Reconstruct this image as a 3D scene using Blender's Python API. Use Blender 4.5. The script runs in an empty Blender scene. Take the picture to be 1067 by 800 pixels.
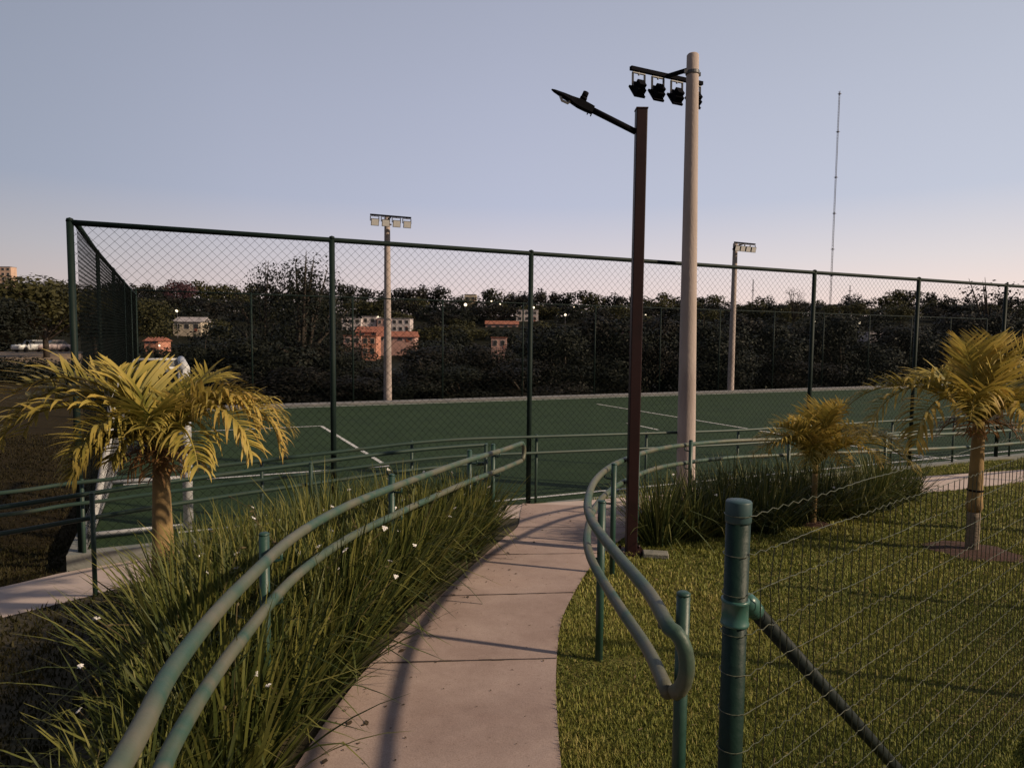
import bpy, math, random
import numpy as np
from mathutils import Vector, Matrix, noise

random.seed(7)
RNG = np.random.default_rng(7)
SC = bpy.context.scene
COL = SC.collection
PI = math.pi

# ------------------------------------------------------------------ helpers
class MB:
    """collects geometry, build() links it as ONE mesh object"""
    def __init__(s):
        s.v = []; s.f = []; s.mi = []; s.var = []; s.m = 0
    def add(s, vs, fs, var=None):
        o = len(s.v)
        s.v.extend([tuple(p) for p in vs])
        s.f.extend([tuple(i + o for i in f) for f in fs])
        s.mi.extend([s.m] * len(fs))
        if var is None: s.var.extend([0.5] * len(vs))
        elif isinstance(var, (int, float)): s.var.extend([var] * len(vs))
        else: s.var.extend(var)
    def box(s, c, size, ax=None):
        c = Vector(c)
        X, Y, Z = ax if ax else (Vector((1, 0, 0)), Vector((0, 1, 0)), Vector((0, 0, 1)))
        hx, hy, hz = size[0] / 2, size[1] / 2, size[2] / 2
        vs = [c + X * (i * hx) + Y * (j * hy) + Z * (k * hz) for k in (-1, 1) for j in (-1, 1) for i in (-1, 1)]
        s.add(vs, [(0, 2, 3, 1), (4, 5, 7, 6), (0, 1, 5, 4), (2, 6, 7, 3), (0, 4, 6, 2), (1, 3, 7, 5)])
    def bar(s, a, b, w, h, up=(0, 0, 1)):
        a, b = Vector(a), Vector(b)
        X = (b - a).normalized(); up = Vector(up)
        Y = up.cross(X)
        if Y.length < 1e-4: Y = Vector((1, 0, 0)).cross(X)
        Y.normalize(); Z = X.cross(Y)
        s.box((a + b) / 2, ((b - a).length, w, h), (X, Y, Z))
    def tube(s, pts, rad, n=10, cap=True, var=None):
        pts = [Vector(p) for p in pts]
        m = len(pts)
        if not hasattr(rad, '__len__'): rad = [rad] * m
        t0 = (pts[1] - pts[0]).normalized()
        N = t0.orthogonal().normalized()
        vs = []; prev = t0
        for i, p in enumerate(pts):
            t = (pts[min(i + 1, m - 1)] - pts[max(i - 1, 0)])
            t = t.normalized() if t.length > 1e-9 else prev
            ax = prev.cross(t)
            if ax.length > 1e-6:
                N = Matrix.Rotation(prev.angle(t), 3, ax.normalized()) @ N
            N = (N - t * N.dot(t)).normalized(); B = t.cross(N); prev = t
            for k in range(n):
                a = 2 * PI * k / n
                vs.append(p + (N * math.cos(a) + B * math.sin(a)) * rad[i])
        fs = [(i * n + k, i * n + (k + 1) % n, (i + 1) * n + (k + 1) % n, (i + 1) * n + k) for i in range(m - 1) for k in range(n)]
        if cap:
            fs.append(tuple(range(n - 1, -1, -1))); fs.append(tuple((m - 1) * n + k for k in range(n)))
        vv = None
        if var is not None:
            vv = [var[i] if hasattr(var, '__len__') else var for i in range(m) for k in range(n)]
        s.add(vs, fs, vv)
    def lathe(s, prof, n=16, c=(0, 0, 0), cap=True):
        vs = [(c[0] + r * math.cos(2 * PI * k / n), c[1] + r * math.sin(2 * PI * k / n), c[2] + z) for r, z in prof for k in range(n)]
        m = len(prof)
        fs = [(i * n + k, i * n + (k + 1) % n, (i + 1) * n + (k + 1) % n, (i + 1) * n + k) for i in range(m - 1) for k in range(n)]
        if cap:
            fs.append(tuple(range(n - 1, -1, -1))); fs.append(tuple((m - 1) * n + k for k in range(n)))
        s.add(vs, fs)
    def build(s, name, mats, parent=None, smooth=False, loc=None):
        me = bpy.data.meshes.new(name)
        me.from_pydata(s.v, [], s.f)
        if not isinstance(mats, (list, tuple)): mats = [mats]
        for m in mats: me.materials.append(m)
        if len(mats) > 1: me.polygons.foreach_set('material_index', s.mi)
        at = me.attributes.new('var', 'FLOAT', 'POINT'); at.data.foreach_set('value', s.var)
        if smooth: me.polygons.foreach_set('use_smooth', [True] * len(s.f))
        me.update()
        o = bpy.data.objects.new(name, me); COL.objects.link(o)
        if parent is not None: o.parent = parent
        if loc is not None: o.location = loc
        return o

def npmesh(name, V, Fq, var, mat, parent=None, smooth=False):
    """fast path: V (n,3), Fq (m,k) index array, var (n,)"""
    me = bpy.data.meshes.new(name)
    n, (m, k) = len(V), Fq.shape
    me.vertices.add(n); me.vertices.foreach_set('co', V.astype(np.float32).ravel())
    me.loops.add(m * k); me.loops.foreach_set('vertex_index', Fq.astype(np.int32).ravel())
    me.polygons.add(m)
    me.polygons.foreach_set('loop_start', np.arange(0, m * k, k, dtype=np.int32))
    me.polygons.foreach_set('loop_total', np.full(m, k, dtype=np.int32))
    if smooth: me.polygons.foreach_set('use_smooth', np.ones(m, dtype=bool))
    at = me.attributes.new('var', 'FLOAT', 'POINT'); at.data.foreach_set('value', var.astype(np.float32))
    me.materials.append(mat); me.update(calc_edges=True); me.validate()
    o = bpy.data.objects.new(name, me); COL.objects.link(o)
    if parent is not None: o.parent = parent
    return o

def tag(o, label=None, cat=None, group=None, kind=None):
    if label: o['label'] = label
    if cat: o['category'] = cat
    if group: o['group'] = group
    if kind: o['kind'] = kind
    return o
def empty(name, loc, label=None, cat=None, group=None, rz=0.0):
    o = bpy.data.objects.new(name, None); COL.objects.link(o)
    o.location = loc; o.rotation_euler.z = rz; o.empty_display_size = .1
    return tag(o, label, cat, group)
CHILD = {}
def copy_tree(o, parent=None):
    c = o.copy(); COL.objects.link(c)
    if parent is not None: c.parent = parent
    for ch in [x for x in bpy.data.objects if x.parent is o]: copy_tree(ch, c)
    return c
def smooth01(t):
    t = min(1, max(0, t)); return t * t * (3 - 2 * t)
def catmull(pts, step=.06):
    P = [Vector(p) for p in pts]
    P = [P[0] * 2 - P[1]] + P + [P[-1] * 2 - P[-2]]
    out = []
    for i in range(1, len(P) - 2):
        a, b, c, d = P[i - 1:i + 3]
        n = max(2, int((c - b).length / step))
        for k in range(n):
            t = k / n
            out.append(.5 * ((2 * b) + (c - a) * t + (2 * a - 5 * b + 4 * c - d) * t * t + (-a + 3 * b - 3 * c + d) * t ** 3))
    out.append(P[-2]); return out

# ------------------------------------------------------------------ camera
PX, FPX, CZ = 1067.0, 690.0, 2.33
PITCH, ROLL = math.radians(4.06), math.radians(.6)
cf = Vector((0, math.cos(PITCH), -math.sin(PITCH))); cu0 = Vector((0, math.sin(PITCH), math.cos(PITCH))); cr0 = Vector((1, 0, 0))
cr = cr0 * math.cos(ROLL) + cu0 * math.sin(ROLL); cu = -cr0 * math.sin(ROLL) + cu0 * math.cos(ROLL)
cam = bpy.data.cameras.new('camera'); camo = bpy.data.objects.new('camera', cam); COL.objects.link(camo)
M = Matrix.Identity(4)
for i in range(3): M[i][0], M[i][1], M[i][2] = cr[i], cu[i], -cf[i]
M[2][3] = CZ
camo.matrix_world = M
cam.sensor_width = 36; cam.lens = 36 * FPX / PX; cam.clip_end = 3000; cam.clip_start = .05
SC.camera = camo
def at(px, py, Y):
    """the point seen at that place of the photograph, Y metres ahead"""
    d = cf + cr * ((px - 533.5) / FPX) - cu * ((py - 400) / FPX)
    return Vector((0, 0, CZ)) + d * (Y / d.y)

# ------------------------------------------------------------------ materials
def nodes(name):
    m = bpy.data.materials.new(name); m.use_nodes = True
    nt = m.node_tree; b = nt.nodes['Principled BSDF']
    return m, nt, b
def N(nt, t, **kw):
    n = nt.nodes.new(t)
    for k, v in kw.items(): setattr(n, k, v)
    return n
def ramp(nt, fac, stops):
    r = N(nt, 'ShaderNodeValToRGB'); e = r.color_ramp.elements
    while len(e) < len(stops): e.new(.5)
    for i, (p, c) in enumerate(stops): e[i].position = p; e[i].color = (*c, 1)
    nt.links.new(fac, r.inputs[0]); return r.outputs[0]
def mat(name, stops, scale=5, rough=.7, detail=6, bump=0, bscale=None, metal=0, spec=.5, coord='Object', stretch=None, dist=0.02):
    """noise driven colour between several stops"""
    m, nt, b = nodes(name)
    tc = N(nt, 'ShaderNodeTexCoord')
    src = tc.outputs[coord]
    if stretch:
        mp = N(nt, 'ShaderNodeMapping'); mp.inputs['Scale'].default_value = stretch
        nt.links.new(src, mp.inputs[0]); src = mp.outputs[0]
    if len(stops) == 1:
        b.inputs['Base Color'].default_value = (*stops[0], 1)
    else:
        nz = N(nt, 'ShaderNodeTexNoise'); nz.inputs['Scale'].default_value = scale; nz.inputs['Detail'].default_value = detail
        nt.links.new(src, nz.inputs['Vector'])
        k = len(stops)
        st = [(.3 + .4 * i / (k - 1), c) for i, c in enumerate(stops)]
        nt.links.new(ramp(nt, nz.outputs[0], st), b.inputs['Base Color'])
    b.inputs['Roughness'].default_value = rough; b.inputs['Metallic'].default_value = metal
    b.inputs['Specular IOR Level'].default_value = spec
    if bump:
        nb = N(nt, 'ShaderNodeTexNoise'); nb.inputs['Scale'].default_value = bscale or scale * 8; nb.inputs['Detail'].default_value = 5
        nt.links.new(src, nb.inputs['Vector'])
        bp = N(nt, 'ShaderNodeBump'); bp.inputs['Strength'].default_value = bump; bp.inputs['Distance'].default_value = dist
        nt.links.new(nb.outputs[0], bp.inputs['Height']); nt.links.new(bp.outputs[0], b.inputs['Normal'])
    return m
def leafmat(name, stops, rough=.55, transl=.25, spec=.3):
    """colour by the per-leaf attribute 'var', thin leaves let light through"""
    m, nt, b = nodes(name)
    a = N(nt, 'ShaderNodeAttribute', attribute_name='var')
    k = len(stops)
    c = ramp(nt, a.outputs['Fac'], [(i / (k - 1), s) for i, s in enumerate(stops)])
    nt.links.new(c, b.inputs['Base Color'])
    b.inputs['Roughness'].default_value = rough; b.inputs['Specular IOR Level'].default_value = spec
    tr = N(nt, 'ShaderNodeBsdfTranslucent'); nt.links.new(c, tr.inputs['Color'])
    mx = N(nt, 'ShaderNodeMixShader'); mx.inputs[0].default_value = transl
    out = nt.nodes['Material Output']
    nt.links.new(b.outputs[0], mx.inputs[1]); nt.links.new(tr.outputs[0], mx.inputs[2]); nt.links.new(mx.outputs[0], out.inputs[0])
    return m
def emit(name, col, s):
    m, nt, b = nodes(name)
    b.inputs['Base Color'].default_value = (*col, 1)
    b.inputs['Emission Color'].default_value = (*col, 1); b.inputs['Emission Strength'].default_value = s
    return m

def concrete(name, lo, hi, stain):
    m, nt, b = nodes(name); tc = N(nt, 'ShaderNodeTexCoord')
    def nz(sc, det=6, rough=.6):
        n = N(nt, 'ShaderNodeTexNoise'); n.inputs['Scale'].default_value = sc; n.inputs['Detail'].default_value = det; n.inputs['Roughness'].default_value = rough
        nt.links.new(tc.outputs['Object'], n.inputs['Vector']); return n.outputs[0]
    base = ramp(nt, nz(2.3, 10, .7), [(.3, lo), (.7, hi)])
    def mul(a, fac_ramp):
        x = N(nt, 'ShaderNodeMix', data_type='RGBA', blend_type='MULTIPLY'); x.inputs[0].default_value = 1
        nt.links.new(a, x.inputs[6]); nt.links.new(fac_ramp, x.inputs[7]); return x.outputs[2]
    c = mul(base, ramp(nt, nz(.9, 8, .65), [(.38, stain), (.52, (1, 1, 1)), (.66, (1.08, 1.07, 1.05))]))
    c = mul(c, ramp(nt, nz(140, 3), [(.3, (.8, .79, .78)), (.6, (1.06, 1.06, 1.06))]))
    c = mul(c, ramp(nt, nz(26, 8, .75), [(.30, (.62, .58, .55)), (.40, (1, 1, 1))]))
    nt.links.new(c, b.inputs['Base Color']); b.inputs['Roughness'].default_value = .9; b.inputs['Specular IOR Level'].default_value = .25
    bp = N(nt, 'ShaderNodeBump'); bp.inputs['Strength'].default_value = .35; bp.inputs['Distance'].default_value = .004
    nt.links.new(nz(70, 8, .7), bp.inputs['Height']); nt.links.new(bp.outputs[0], b.inputs['Normal']); return m
m_soil = mat('soil', [(.03, .026, .014), (.055, .043, .02), (.04, .036, .014)], scale=1.2, rough=.95, bump=.5, bscale=30)
m_lawnbase = mat('lawn_soil', [(.10, .092, .028), (.15, .135, .042), (.12, .11, .032)], scale=4, rough=1, bump=.6, bscale=60, spec=.1)
m_hill = mat('hillside', [(.008, .009, .005), (.015, .014, .008)], scale=.08, rough=1, spec=.1)
m_path = concrete('path_concrete', (.325, .238, .212), (.42, .325, .292), (.82, .80, .79))
m_litter = mat('dry_leaf_litter', [(.03, .02, .012), (.09, .06, .03)], scale=30, rough=.9)
m_path2 = mat('side_path_concrete', [(.42, .34, .31), (.52, .42, .38), (.46, .375, .34)], scale=1.9, rough=.88, detail=10, bump=.25, bscale=90, spec=.3, dist=.004)
m_joint = mat('joint_dirt', [(.03, .022, .02), (.09, .06, .05)], scale=9, rough=.95)
m_turf = concrete('artificial_turf', (.0125, .031, .009), (.024, .048, .014), (.78, .84, .78))
m_line = mat('white_line_paint', [(.42, .42, .42), (.6, .6, .58)], scale=12, rough=.8)
m_kerb = mat('kerb_concrete', [(.12, .14, .13), (.2, .2, .19), (.15, .17, .16)], scale=4, rough=.9, bump=.3)
m_gravel = mat('gravel_strip', [(.13, .13, .14), (.22, .21, .21)], scale=3, rough=.95)
m_field = mat('bare_field', [(.024, .019, .010), (.036, .027, .014), (.025, .02, .010)], scale=.35, rough=1, bump=.5, bscale=8, spec=.05)
m_lot = mat('dirt_lot', [(.19, .13, .085), (.25, .18, .115)], scale=.3, rough=.95)
m_red = mat('red_pavement', [(.36, .12, .09), (.45, .17, .13)], scale=8, rough=.85)
def railmat(name, dark, faded, mid):
    return mat(name, [mid, faded, mid, dark, faded, mid], scale=2.2, rough=.5, detail=9, bump=.08, bscale=70, spec=.4)
m_rail = railmat('faded_green_rail_paint', (.04, .085, .064), (.125, .122, .088), (.088, .105, .073))
m_railp = mat('green_post_paint', [(.012, .046, .035), (.022, .064, .05), (.036, .064, .048)], scale=4, rough=.45, bump=.05, bscale=60)
m_railfar = mat('dark_green_rail_paint', [(.014, .035, .027), (.022, .05, .037), (.036, .05, .036)], scale=3, rough=.5)
m_fpost = mat('fence_post_paint', [(.005, .014, .012), (.010, .021, .018)], scale=5, rough=.6, spec=.2)
m_wire = mat('dark_coated_wire', [(.006, .010, .010), (.011, .015, .015)], scale=9, rough=.8, spec=.08)
m_gpost = mat('glossy_green_coating', [(.003, .017, .013), (.005, .024, .018), (.003, .015, .012)], scale=6, rough=.5, detail=8, bump=.12, bscale=40, spec=.25)
m_gpipe = mat('dark_grey_green_pipe', [(.011, .018, .018), (.02, .028, .028)], scale=8, rough=.6, spec=.2)
m_clamp = mat('pale_green_plastic', [(.03, .10, .085), (.05, .13, .11)], scale=9, rough=.35)
m_gcap = mat('blue_green_cap', [(.02, .055, .06), (.035, .075, .08)], scale=14, rough=.5)
m_gwire = mat('green_mesh_wire', [(.008, .013, .008), (.014, .018, .012)], scale=12, rough=.5)
m_glow = mat('pale_mesh_wire', [(.07, .085, .06), (.12, .125, .095)], scale=12, rough=.4)
m_brown = mat('brown_lamp_paint', [(.016, .006, .007), (.026, .009, .010), (.02, .0075, .0085)], scale=3, rough=.5, bump=.05, spec=.3)
m_black = mat('black_lamp_metal', [(.005, .005, .0075), (.008, .008, .012)], scale=8, rough=.85, spec=.05)
m_pole = mat('pole_concrete', [(.34, .275, .255), (.45, .37, .345), (.39, .32, .295)], scale=2.5, rough=.9, detail=9, bump=.25, bscale=40, stretch=(1, 1, .35))
m_lampface = mat('lamp_glass', [(.5, .48, .48), (.58, .56, .56)], scale=20, rough=.6)
m_steel = mat('galvanised_steel', [(.09, .09, .1), (.14, .14, .15)], scale=10, rough=.5, metal=.4)
m_goal = mat('white_goal_paint', [(.5, .5, .52), (.62, .62, .63)], scale=5, rough=.5)
m_net = mat('white_net', [(.3, .3, .3), (.38, .38, .38)], scale=5, rough=.9)
m_trunk = mat('palm_trunk', [(.20, .125, .055), (.36, .235, .10), (.26, .17, .075), (.42, .30, .14)], scale=3, rough=.8, detail=8, bump=.4, bscale=18, stretch=(1.5, 1.5, 1))
m_trunkb = mat('palm_trunk_base', [(.13, .10, .075), (.24, .19, .145), (.17, .135, .10)], scale=6, rough=.9, bump=.5, bscale=25, stretch=(1, 1, 3))
m_shaft = mat('palm_crownshaft', [(.18, .15, .04), (.32, .22, .07), (.25, .13, .05)], scale=4, rough=.6, stretch=(3, 3, .6))
m_frond = leafmat('yellowed_palm_leaf', [(.05, .075, .016), (.16, .155, .03), (.36, .285, .06), (.50, .375, .095), (.44, .27, .065)], transl=.3)
m_dry = leafmat('dry_palm_leaf', [(.12, .065, .03), (.22, .12, .05), (.30, .17, .07)], transl=.2)
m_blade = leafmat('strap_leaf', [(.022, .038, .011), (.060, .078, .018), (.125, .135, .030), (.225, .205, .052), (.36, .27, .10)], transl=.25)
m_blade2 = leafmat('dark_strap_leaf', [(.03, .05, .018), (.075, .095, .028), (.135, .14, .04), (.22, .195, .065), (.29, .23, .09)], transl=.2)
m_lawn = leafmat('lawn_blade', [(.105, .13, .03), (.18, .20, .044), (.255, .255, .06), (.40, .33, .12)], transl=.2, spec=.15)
m_verge = leafmat('verge_blade', [(.022, .022, .008), (.04, .036, .012), (.06, .05, .02)], transl=.2, spec=.15)
m_straw = mat('straw_litter', [(.16, .11, .05), (.28, .20, .10)], scale=30, rough=.9)
m_dryfield = leafmat('dry_field_blade', [(.018, .016, .008), (.034, .028, .014), (.055, .045, .022)], transl=.1, spec=.05)
m_petal = mat('white_petal', [(.75, .73, .72), (.82, .8, .8)], scale=9, rough=.6)
m_stalk = mat('dry_stalk', [(.09, .07, .03), (.13, .1, .04)], scale=9, rough=.8)
m_bark = mat('dark_bark', [(.035, .026, .02), (.06, .045, .035)], scale=3, rough=.95)
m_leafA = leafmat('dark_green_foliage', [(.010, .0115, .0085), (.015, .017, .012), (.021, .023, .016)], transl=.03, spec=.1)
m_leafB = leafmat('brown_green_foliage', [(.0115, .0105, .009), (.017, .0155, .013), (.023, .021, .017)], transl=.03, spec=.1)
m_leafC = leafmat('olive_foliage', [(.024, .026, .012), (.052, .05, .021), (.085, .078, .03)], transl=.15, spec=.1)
m_leafP = leafmat('pink_blossom', [(.05, .028, .036), (.09, .045, .055), (.13, .065, .078)], transl=.15, spec=.1)
def wallm(n, c): return mat(n, [tuple(.85 * x for x in c), c, tuple(min(1, 1.1 * x) for x in c)], scale=.6, rough=.9)
m_white = wallm('pale_render', (.6, .52, .52)); m_pink = wallm('pink_render', (.52, .31, .27)); m_orange = wallm('orange_render', (.56, .25, .17))
m_cream = wallm('cream_render', (.55, .46, .36)); m_tower = wallm('peach_render', (.62, .42, .32))
m_tile = mat('clay_tile', [(.26, .09, .06), (.36, .14, .09)], scale=1.5, rough=.9)
m_greyroof = mat('grey_roof_sheet', [(.3, .27, .28), (.4, .36, .37)], scale=.8, rough=.8)
m_win = mat('dark_window_glass', [(.03, .03, .035), (.06, .06, .06)], scale=2, rough=.2)
m_wfr = mat('white_window_frame', [(.45, .43, .42), (.5, .48, .47)], scale=2, rough=.6)
m_bulb = emit('lit_lamp_bulb', (1, .82, .58), 1.9)
m_car = mat('white_car_paint', [(.7, .7, .7), (.74, .74, .74)], scale=1, rough=.3)
m_car2 = mat('pinkish_car_paint', [(.42, .34, .34), (.46, .37, .37)], scale=1, rough=.3)
m_tyre = mat('tyre_rubber', [(.015, .015, .015), (.025, .025, .025)], scale=4, rough=.9)
m_mast = mat('mast_steel', [(.16, .15, .18), (.22, .21, .24)], scale=2, rough=.6)
m_slab = mat('slab_concrete', [(.16, .16, .14), (.24, .23, .2)], scale=7, rough=.9, bump=.3)
m_dirt = mat('red_brown_soil', [(.04, .018, .012), (.065, .028, .019), (.028, .015, .010)], scale=9, rough=1, bump=.8, bscale=30)

# ------------------------------------------------------------------ world + sun
SUN_EL, SUN_AZ = math.radians(32), math.radians(-73)     # low on the right, a little behind the camera
wd = bpy.data.worlds.new('World'); SC.world = wd; wd.use_nodes = True
nt = wd.node_tree; bg = nt.nodes['Background']
sky = N(nt, 'ShaderNodeTexSky'); sky.sky_type = 'NISHITA'; sky.sun_disc = False
sky.sun_elevation = SUN_EL; sky.sun_rotation = math.pi + SUN_AZ
sky.air_density = 1.2; sky.dust_density = 2.0; sky.ozone_density = 2.5
tc = N(nt, 'ShaderNodeTexCoord'); sx = N(nt, 'ShaderNodeSeparateXYZ'); nt.links.new(tc.outputs['Generated'], sx.inputs[0])
dusk = ramp(nt, sx.outputs['Z'], [(0.0, (.78, .565, .52)), (.05, (.735, .59, .57)), (.11, (.60, .55, .59)), (.19, (.435, .458, .577)), (.32, (.388, .412, .523)), (.43, (.345, .368, .465)), (1.0, (.10, .11, .16))])
# warmer, brighter towards the right of the view, darker behind it
mr = N(nt, 'ShaderNodeMapRange'); mr.inputs[1].default_value = -1; mr.inputs[2].default_value = .6; mr.inputs[3].default_value = .24; mr.inputs[4].default_value = 1.0
nt.links.new(sx.outputs['Y'], mr.inputs[0])
az = ramp(nt, sx.outputs['X'], [(.18, (.66, .69, .685)), (.32, (.86, .87, .87)), (.5, (1, 1, 1)), (.78, (1.13, 1.13, 1.06))])
m1 = N(nt, 'ShaderNodeMix', data_type='RGBA', blend_type='MULTIPLY'); m1.inputs[0].default_value = 1
nt.links.new(dusk, m1.inputs[6])
add = N(nt, 'ShaderNodeMath', operation='MULTIPLY_ADD'); add.inputs[1].default_value = .5; add.inputs[2].default_value = .5
nt.links.new(sx.outputs['X'], add.inputs[0]); nt.links.new(add.outputs[0], az.node.inputs[0])
nt.links.new(az, m1.inputs[7])
m2 = N(nt, 'ShaderNodeVectorMath', operation='SCALE'); nt.links.new(m1.outputs[2], m2.inputs[0]); nt.links.new(mr.outputs[0], m2.inputs['Scale'])
sk = N(nt, 'ShaderNodeVectorMath', operation='SCALE'); sk.inputs['Scale'].default_value = .006; nt.links.new(sky.outputs[0], sk.inputs[0])
m3 = N(nt, 'ShaderNodeVectorMath', operation='ADD'); nt.links.new(m2.outputs[0], m3.inputs[0]); nt.links.new(sk.outputs[0], m3.inputs[1])
nt.links.new(m3.outputs[0], bg.inputs[0]); bg.inputs[1].default_value = 1.0
sun = bpy.data.lights.new('sun', 'SUN'); suno = bpy.data.objects.new('sun', sun); COL.objects.link(suno)
sun.energy = 3.7; sun.angle = math.radians(1.6); sun.color = (1, .79, .55)
dirv = Vector((math.sin(SUN_AZ) * math.cos(SUN_EL), math.cos(SUN_AZ) * math.cos(SUN_EL), -math.sin(SUN_EL)))   # travels away from the camera, to the right
suno.rotation_euler = dirv.to_track_quat('-Z', 'Y').to_euler(); suno.location = (9, -3, 8)
SC.view_settings.view_transform = 'Standard'; SC.view_settings.look = 'None'; SC.view_settings.exposure = .12; SC.view_settings.gamma = 1

# ------------------------------------------------------------------ terrain
A0 = Vector((-4.54, 6.87)); FD = Vector((2.39, 1.066)); FU = FD.normalized(); FV = Vector((-FU.y, FU.x))
SIDE_END = Vector((-11.18, 19.75)); SD = (SIDE_END - A0).normalized()
def uv(x, y):
    d = Vector((x, y)) - A0; return d.dot(FU), d.dot(FV)
def G(x, y):
    b = .6 - .06 * min(y, 10.3)
    b -= .094 * max(0, -x - .9)
    b = max(b, -.32)
    u, v = uv(x, y)
    us = u - v * (SD.dot(FU) / SD.dot(FV))
    if v > -.05:                                # behind the front fence line: the court's bed or the field
        if us > -.08: b = -.12
        else: b = min(b, -.16)
    d = math.hypot(x, y)
    if us > -1 and v > 16: b = -.12 - 2.9 * smooth01((v - 16) / 9)
    d0 = 60 + 45 * smooth01((-x / max(1, y) - .42) / .12)
    if d > d0:
        t = smooth01((d - d0) / 50)
        hill = -4 + 16.5 * smooth01((d - 150) / 190) + (3 * noise.noise((x * .008, y * .008, 3)) if d > 100 else 0) * smooth01((d - 120) / 80)
        b = b * (1 - t) + hill * t
    return b

def grid(name, xs, ys, material, fn, dz=0.0):
    V = np.array([(x, y, fn(x, y) + dz) for y in ys for x in xs]); nx = len(xs)
    F = np.array([(j * nx + i, j * nx + i + 1, (j + 1) * nx + i + 1, (j + 1) * nx + i) for j in range(len(ys) - 1) for i in range(nx - 1)])
    return npmesh(name, V, F, np.full(len(V), .5), material, smooth=True)
def axis(lo, hi, fine_lo, fine_hi, fs, grow):
    a = list(np.arange(fine_lo, fine_hi + 1e-6, fs)); s = fs
    x = fine_hi
    while x < hi: s *= grow; x += s; a.append(x)
    s = fs; x = fine_lo
    while x > lo: s *= grow; x -= s; a.insert(0, x)
    return a
xs = axis(-700, 700, -8, 12, .2, 1.13); ys = axis(-60, 900, -2, 16, .2, 1.12)
gr = grid('ground', xs, ys, m_soil, G); gr['kind'] = 'structure'
# material by region: dark hillside far away
gr.data.materials.append(m_hill); gr.data.materials.append(m_field); gr.data.materials.append(m_lawnbase)
mi = []
for p in gr.data.polygons:
    c = p.center; u, v = uv(c.x, c.y); us = u - v * (SD.dot(FU) / SD.dot(FV))
    mi.append(1 if math.hypot(c.x, c.y) > 75 or (us > -1 and v > 15.2) else (2 if (us < -.1 and c.y > 6.0 and c.x < -4.2) else (3 if c.x > .3 and c.y < 14 else 0)))
gr.data.polygons.foreach_set('material_index', mi)

def strip(name, L, R, mt, dz=.006, across=10):
    """a ribbon following the ground between two edge lines"""
    n = len(L); V = []; F = []
    for i in range(n):
        for k in range(across + 1):
            p = L[i].lerp(R[i], k / across); V.append((p.x, p.y, G(p.x, p.y) + dz))
    for i in range(n - 1):
        for k in range(across):
            a = i * (across + 1) + k; F.append((a, a + 1, a + across + 2, a + across + 1))
    V = np.array(V); o = npmesh(name, V, np.array(F), np.full(len(V), .5), mt, smooth=True); o['kind'] = 'structure'; return o
def resample(pts, n):
    P = catmull([(x, y, 0) for x, y in pts], .05)
    d = [0]
    for a, b in zip(P, P[1:]): d.append(d[-1] + (b - a).length)
    out = []; j = 0
    for i in range(n):
        t = d[-1] * i / (n - 1)
        while j < len(d) - 2 and d[j + 1] < t: j += 1
        k = (t - d[j]) / max(1e-9, d[j + 1] - d[j]); out.append(P[j].lerp(P[j + 1], k))
    return out
PATH_L = [(-1.0, -1.5), (-1.02, .5), (-.98, 1.9), (-.93, 2.8), (-.89, 3.3), (-.8, 3.95), (-.63, 4.67), (-.41, 5.6), (-.12, 6.75), (.08, 7.45), (.12, 8.2), (.16, 8.85)]
PATH_R = [(.15, -1.5), (.19, .5), (.22, 1.9), (.235, 2.8), (.25, 3.3), (.28, 3.8), (.36, 4.5), (.5, 5.1), (.74, 5.9), (1.1, 6.75), (1.7, 7.75), (2.5, 8.5)]
FAR = [(-7.5, 4.75), (-6.2, 5.5), (-5.0, 6.28), (-4.59, 6.7), (-3.85, 7.07), (-2, 7.85), (0, 8.74), (1.06, 9.15), (1.84, 9.5), (4, 10.35), (7.06, 11.35), (9.5, 12.1), (12, 13), (16, 14.6)]
NEAR = [(-6.6, 3.5), (-5.4, 4.3), (-4.2, 5.3), (-3.75, 5.72), (-3.3, 6.15), (-2, 6.95), (.1, 7.95), (1.3, 8.1), (2.1, 8.45), (4, 9.2), (6.05, 9.95), (8.5, 10.95), (11, 12), (15, 13.6)]
pl, pr = resample(PATH_L, 60), resample(PATH_R, 60)
strip('path', pl, pr, m_path, .012)
nl, nr = resample(NEAR, 120), resample(FAR, 120)
strip('side_path', nl, nr, m_path2, .006)
# slab joints across the main path
jb = MB()
for i in (9, 20, 30, 37, 44, 51):
    a, b = pl[i], pr[i]
    for k in range(14):
        p, q = a.lerp(b, k / 14 + .002), a.lerp(b, (k + 1) / 14 + .002)
        w = .004 + .004 * random.random(); t = Vector((-(b - a).y, (b - a).x, 0)).normalized() * w
        jit = t * random.uniform(-.4, .4)
        jb.add([(r.x, r.y, G(r.x, r.y) + .0165) for r in (p - t + jit, q - t + jit, q + t + jit, p + t + jit)], [(0, 1, 2, 3)])
jb.build('path_joint', m_joint)['kind'] = 'structure'
# dry leaves, seed heads and crumbs of soil lying on the path
b = MB(); rl = random.Random(77)
for i in range(420):
    k = rl.randrange(8, 58); f = min(.97, abs(rl.gauss(0, .18)) + .015) if rl.random() < .75 else rl.random()
    p = pl[k].lerp(pr[k], f) + Vector((rl.uniform(-.05, .05), rl.uniform(-.05, .05), 0)); z = G(p.x, p.y) + .0155
    a = rl.uniform(0, 6.28); l = rl.uniform(.003, .012) * (2.6 if rl.random() < .1 else 1); w_ = l * rl.uniform(.25, .7); d = Vector((math.cos(a), math.sin(a), 0)); e = Vector((-d.y, d.x, 0)); q = Vector((p.x, p.y, z))
    b.add([q - d * l, q + e * w_ + Vector((0, 0, .003)), q + d * l + Vector((0, 0, rl.uniform(0, .006))), q - e * w_ + Vector((0, 0, .002))], [(0, 1, 2, 3)])
tag(b.build('leaf_litter', m_litter), 'dry crumbs and bits of leaf scattered along the left side of the path', 'litter', None, 'stuff')
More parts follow.
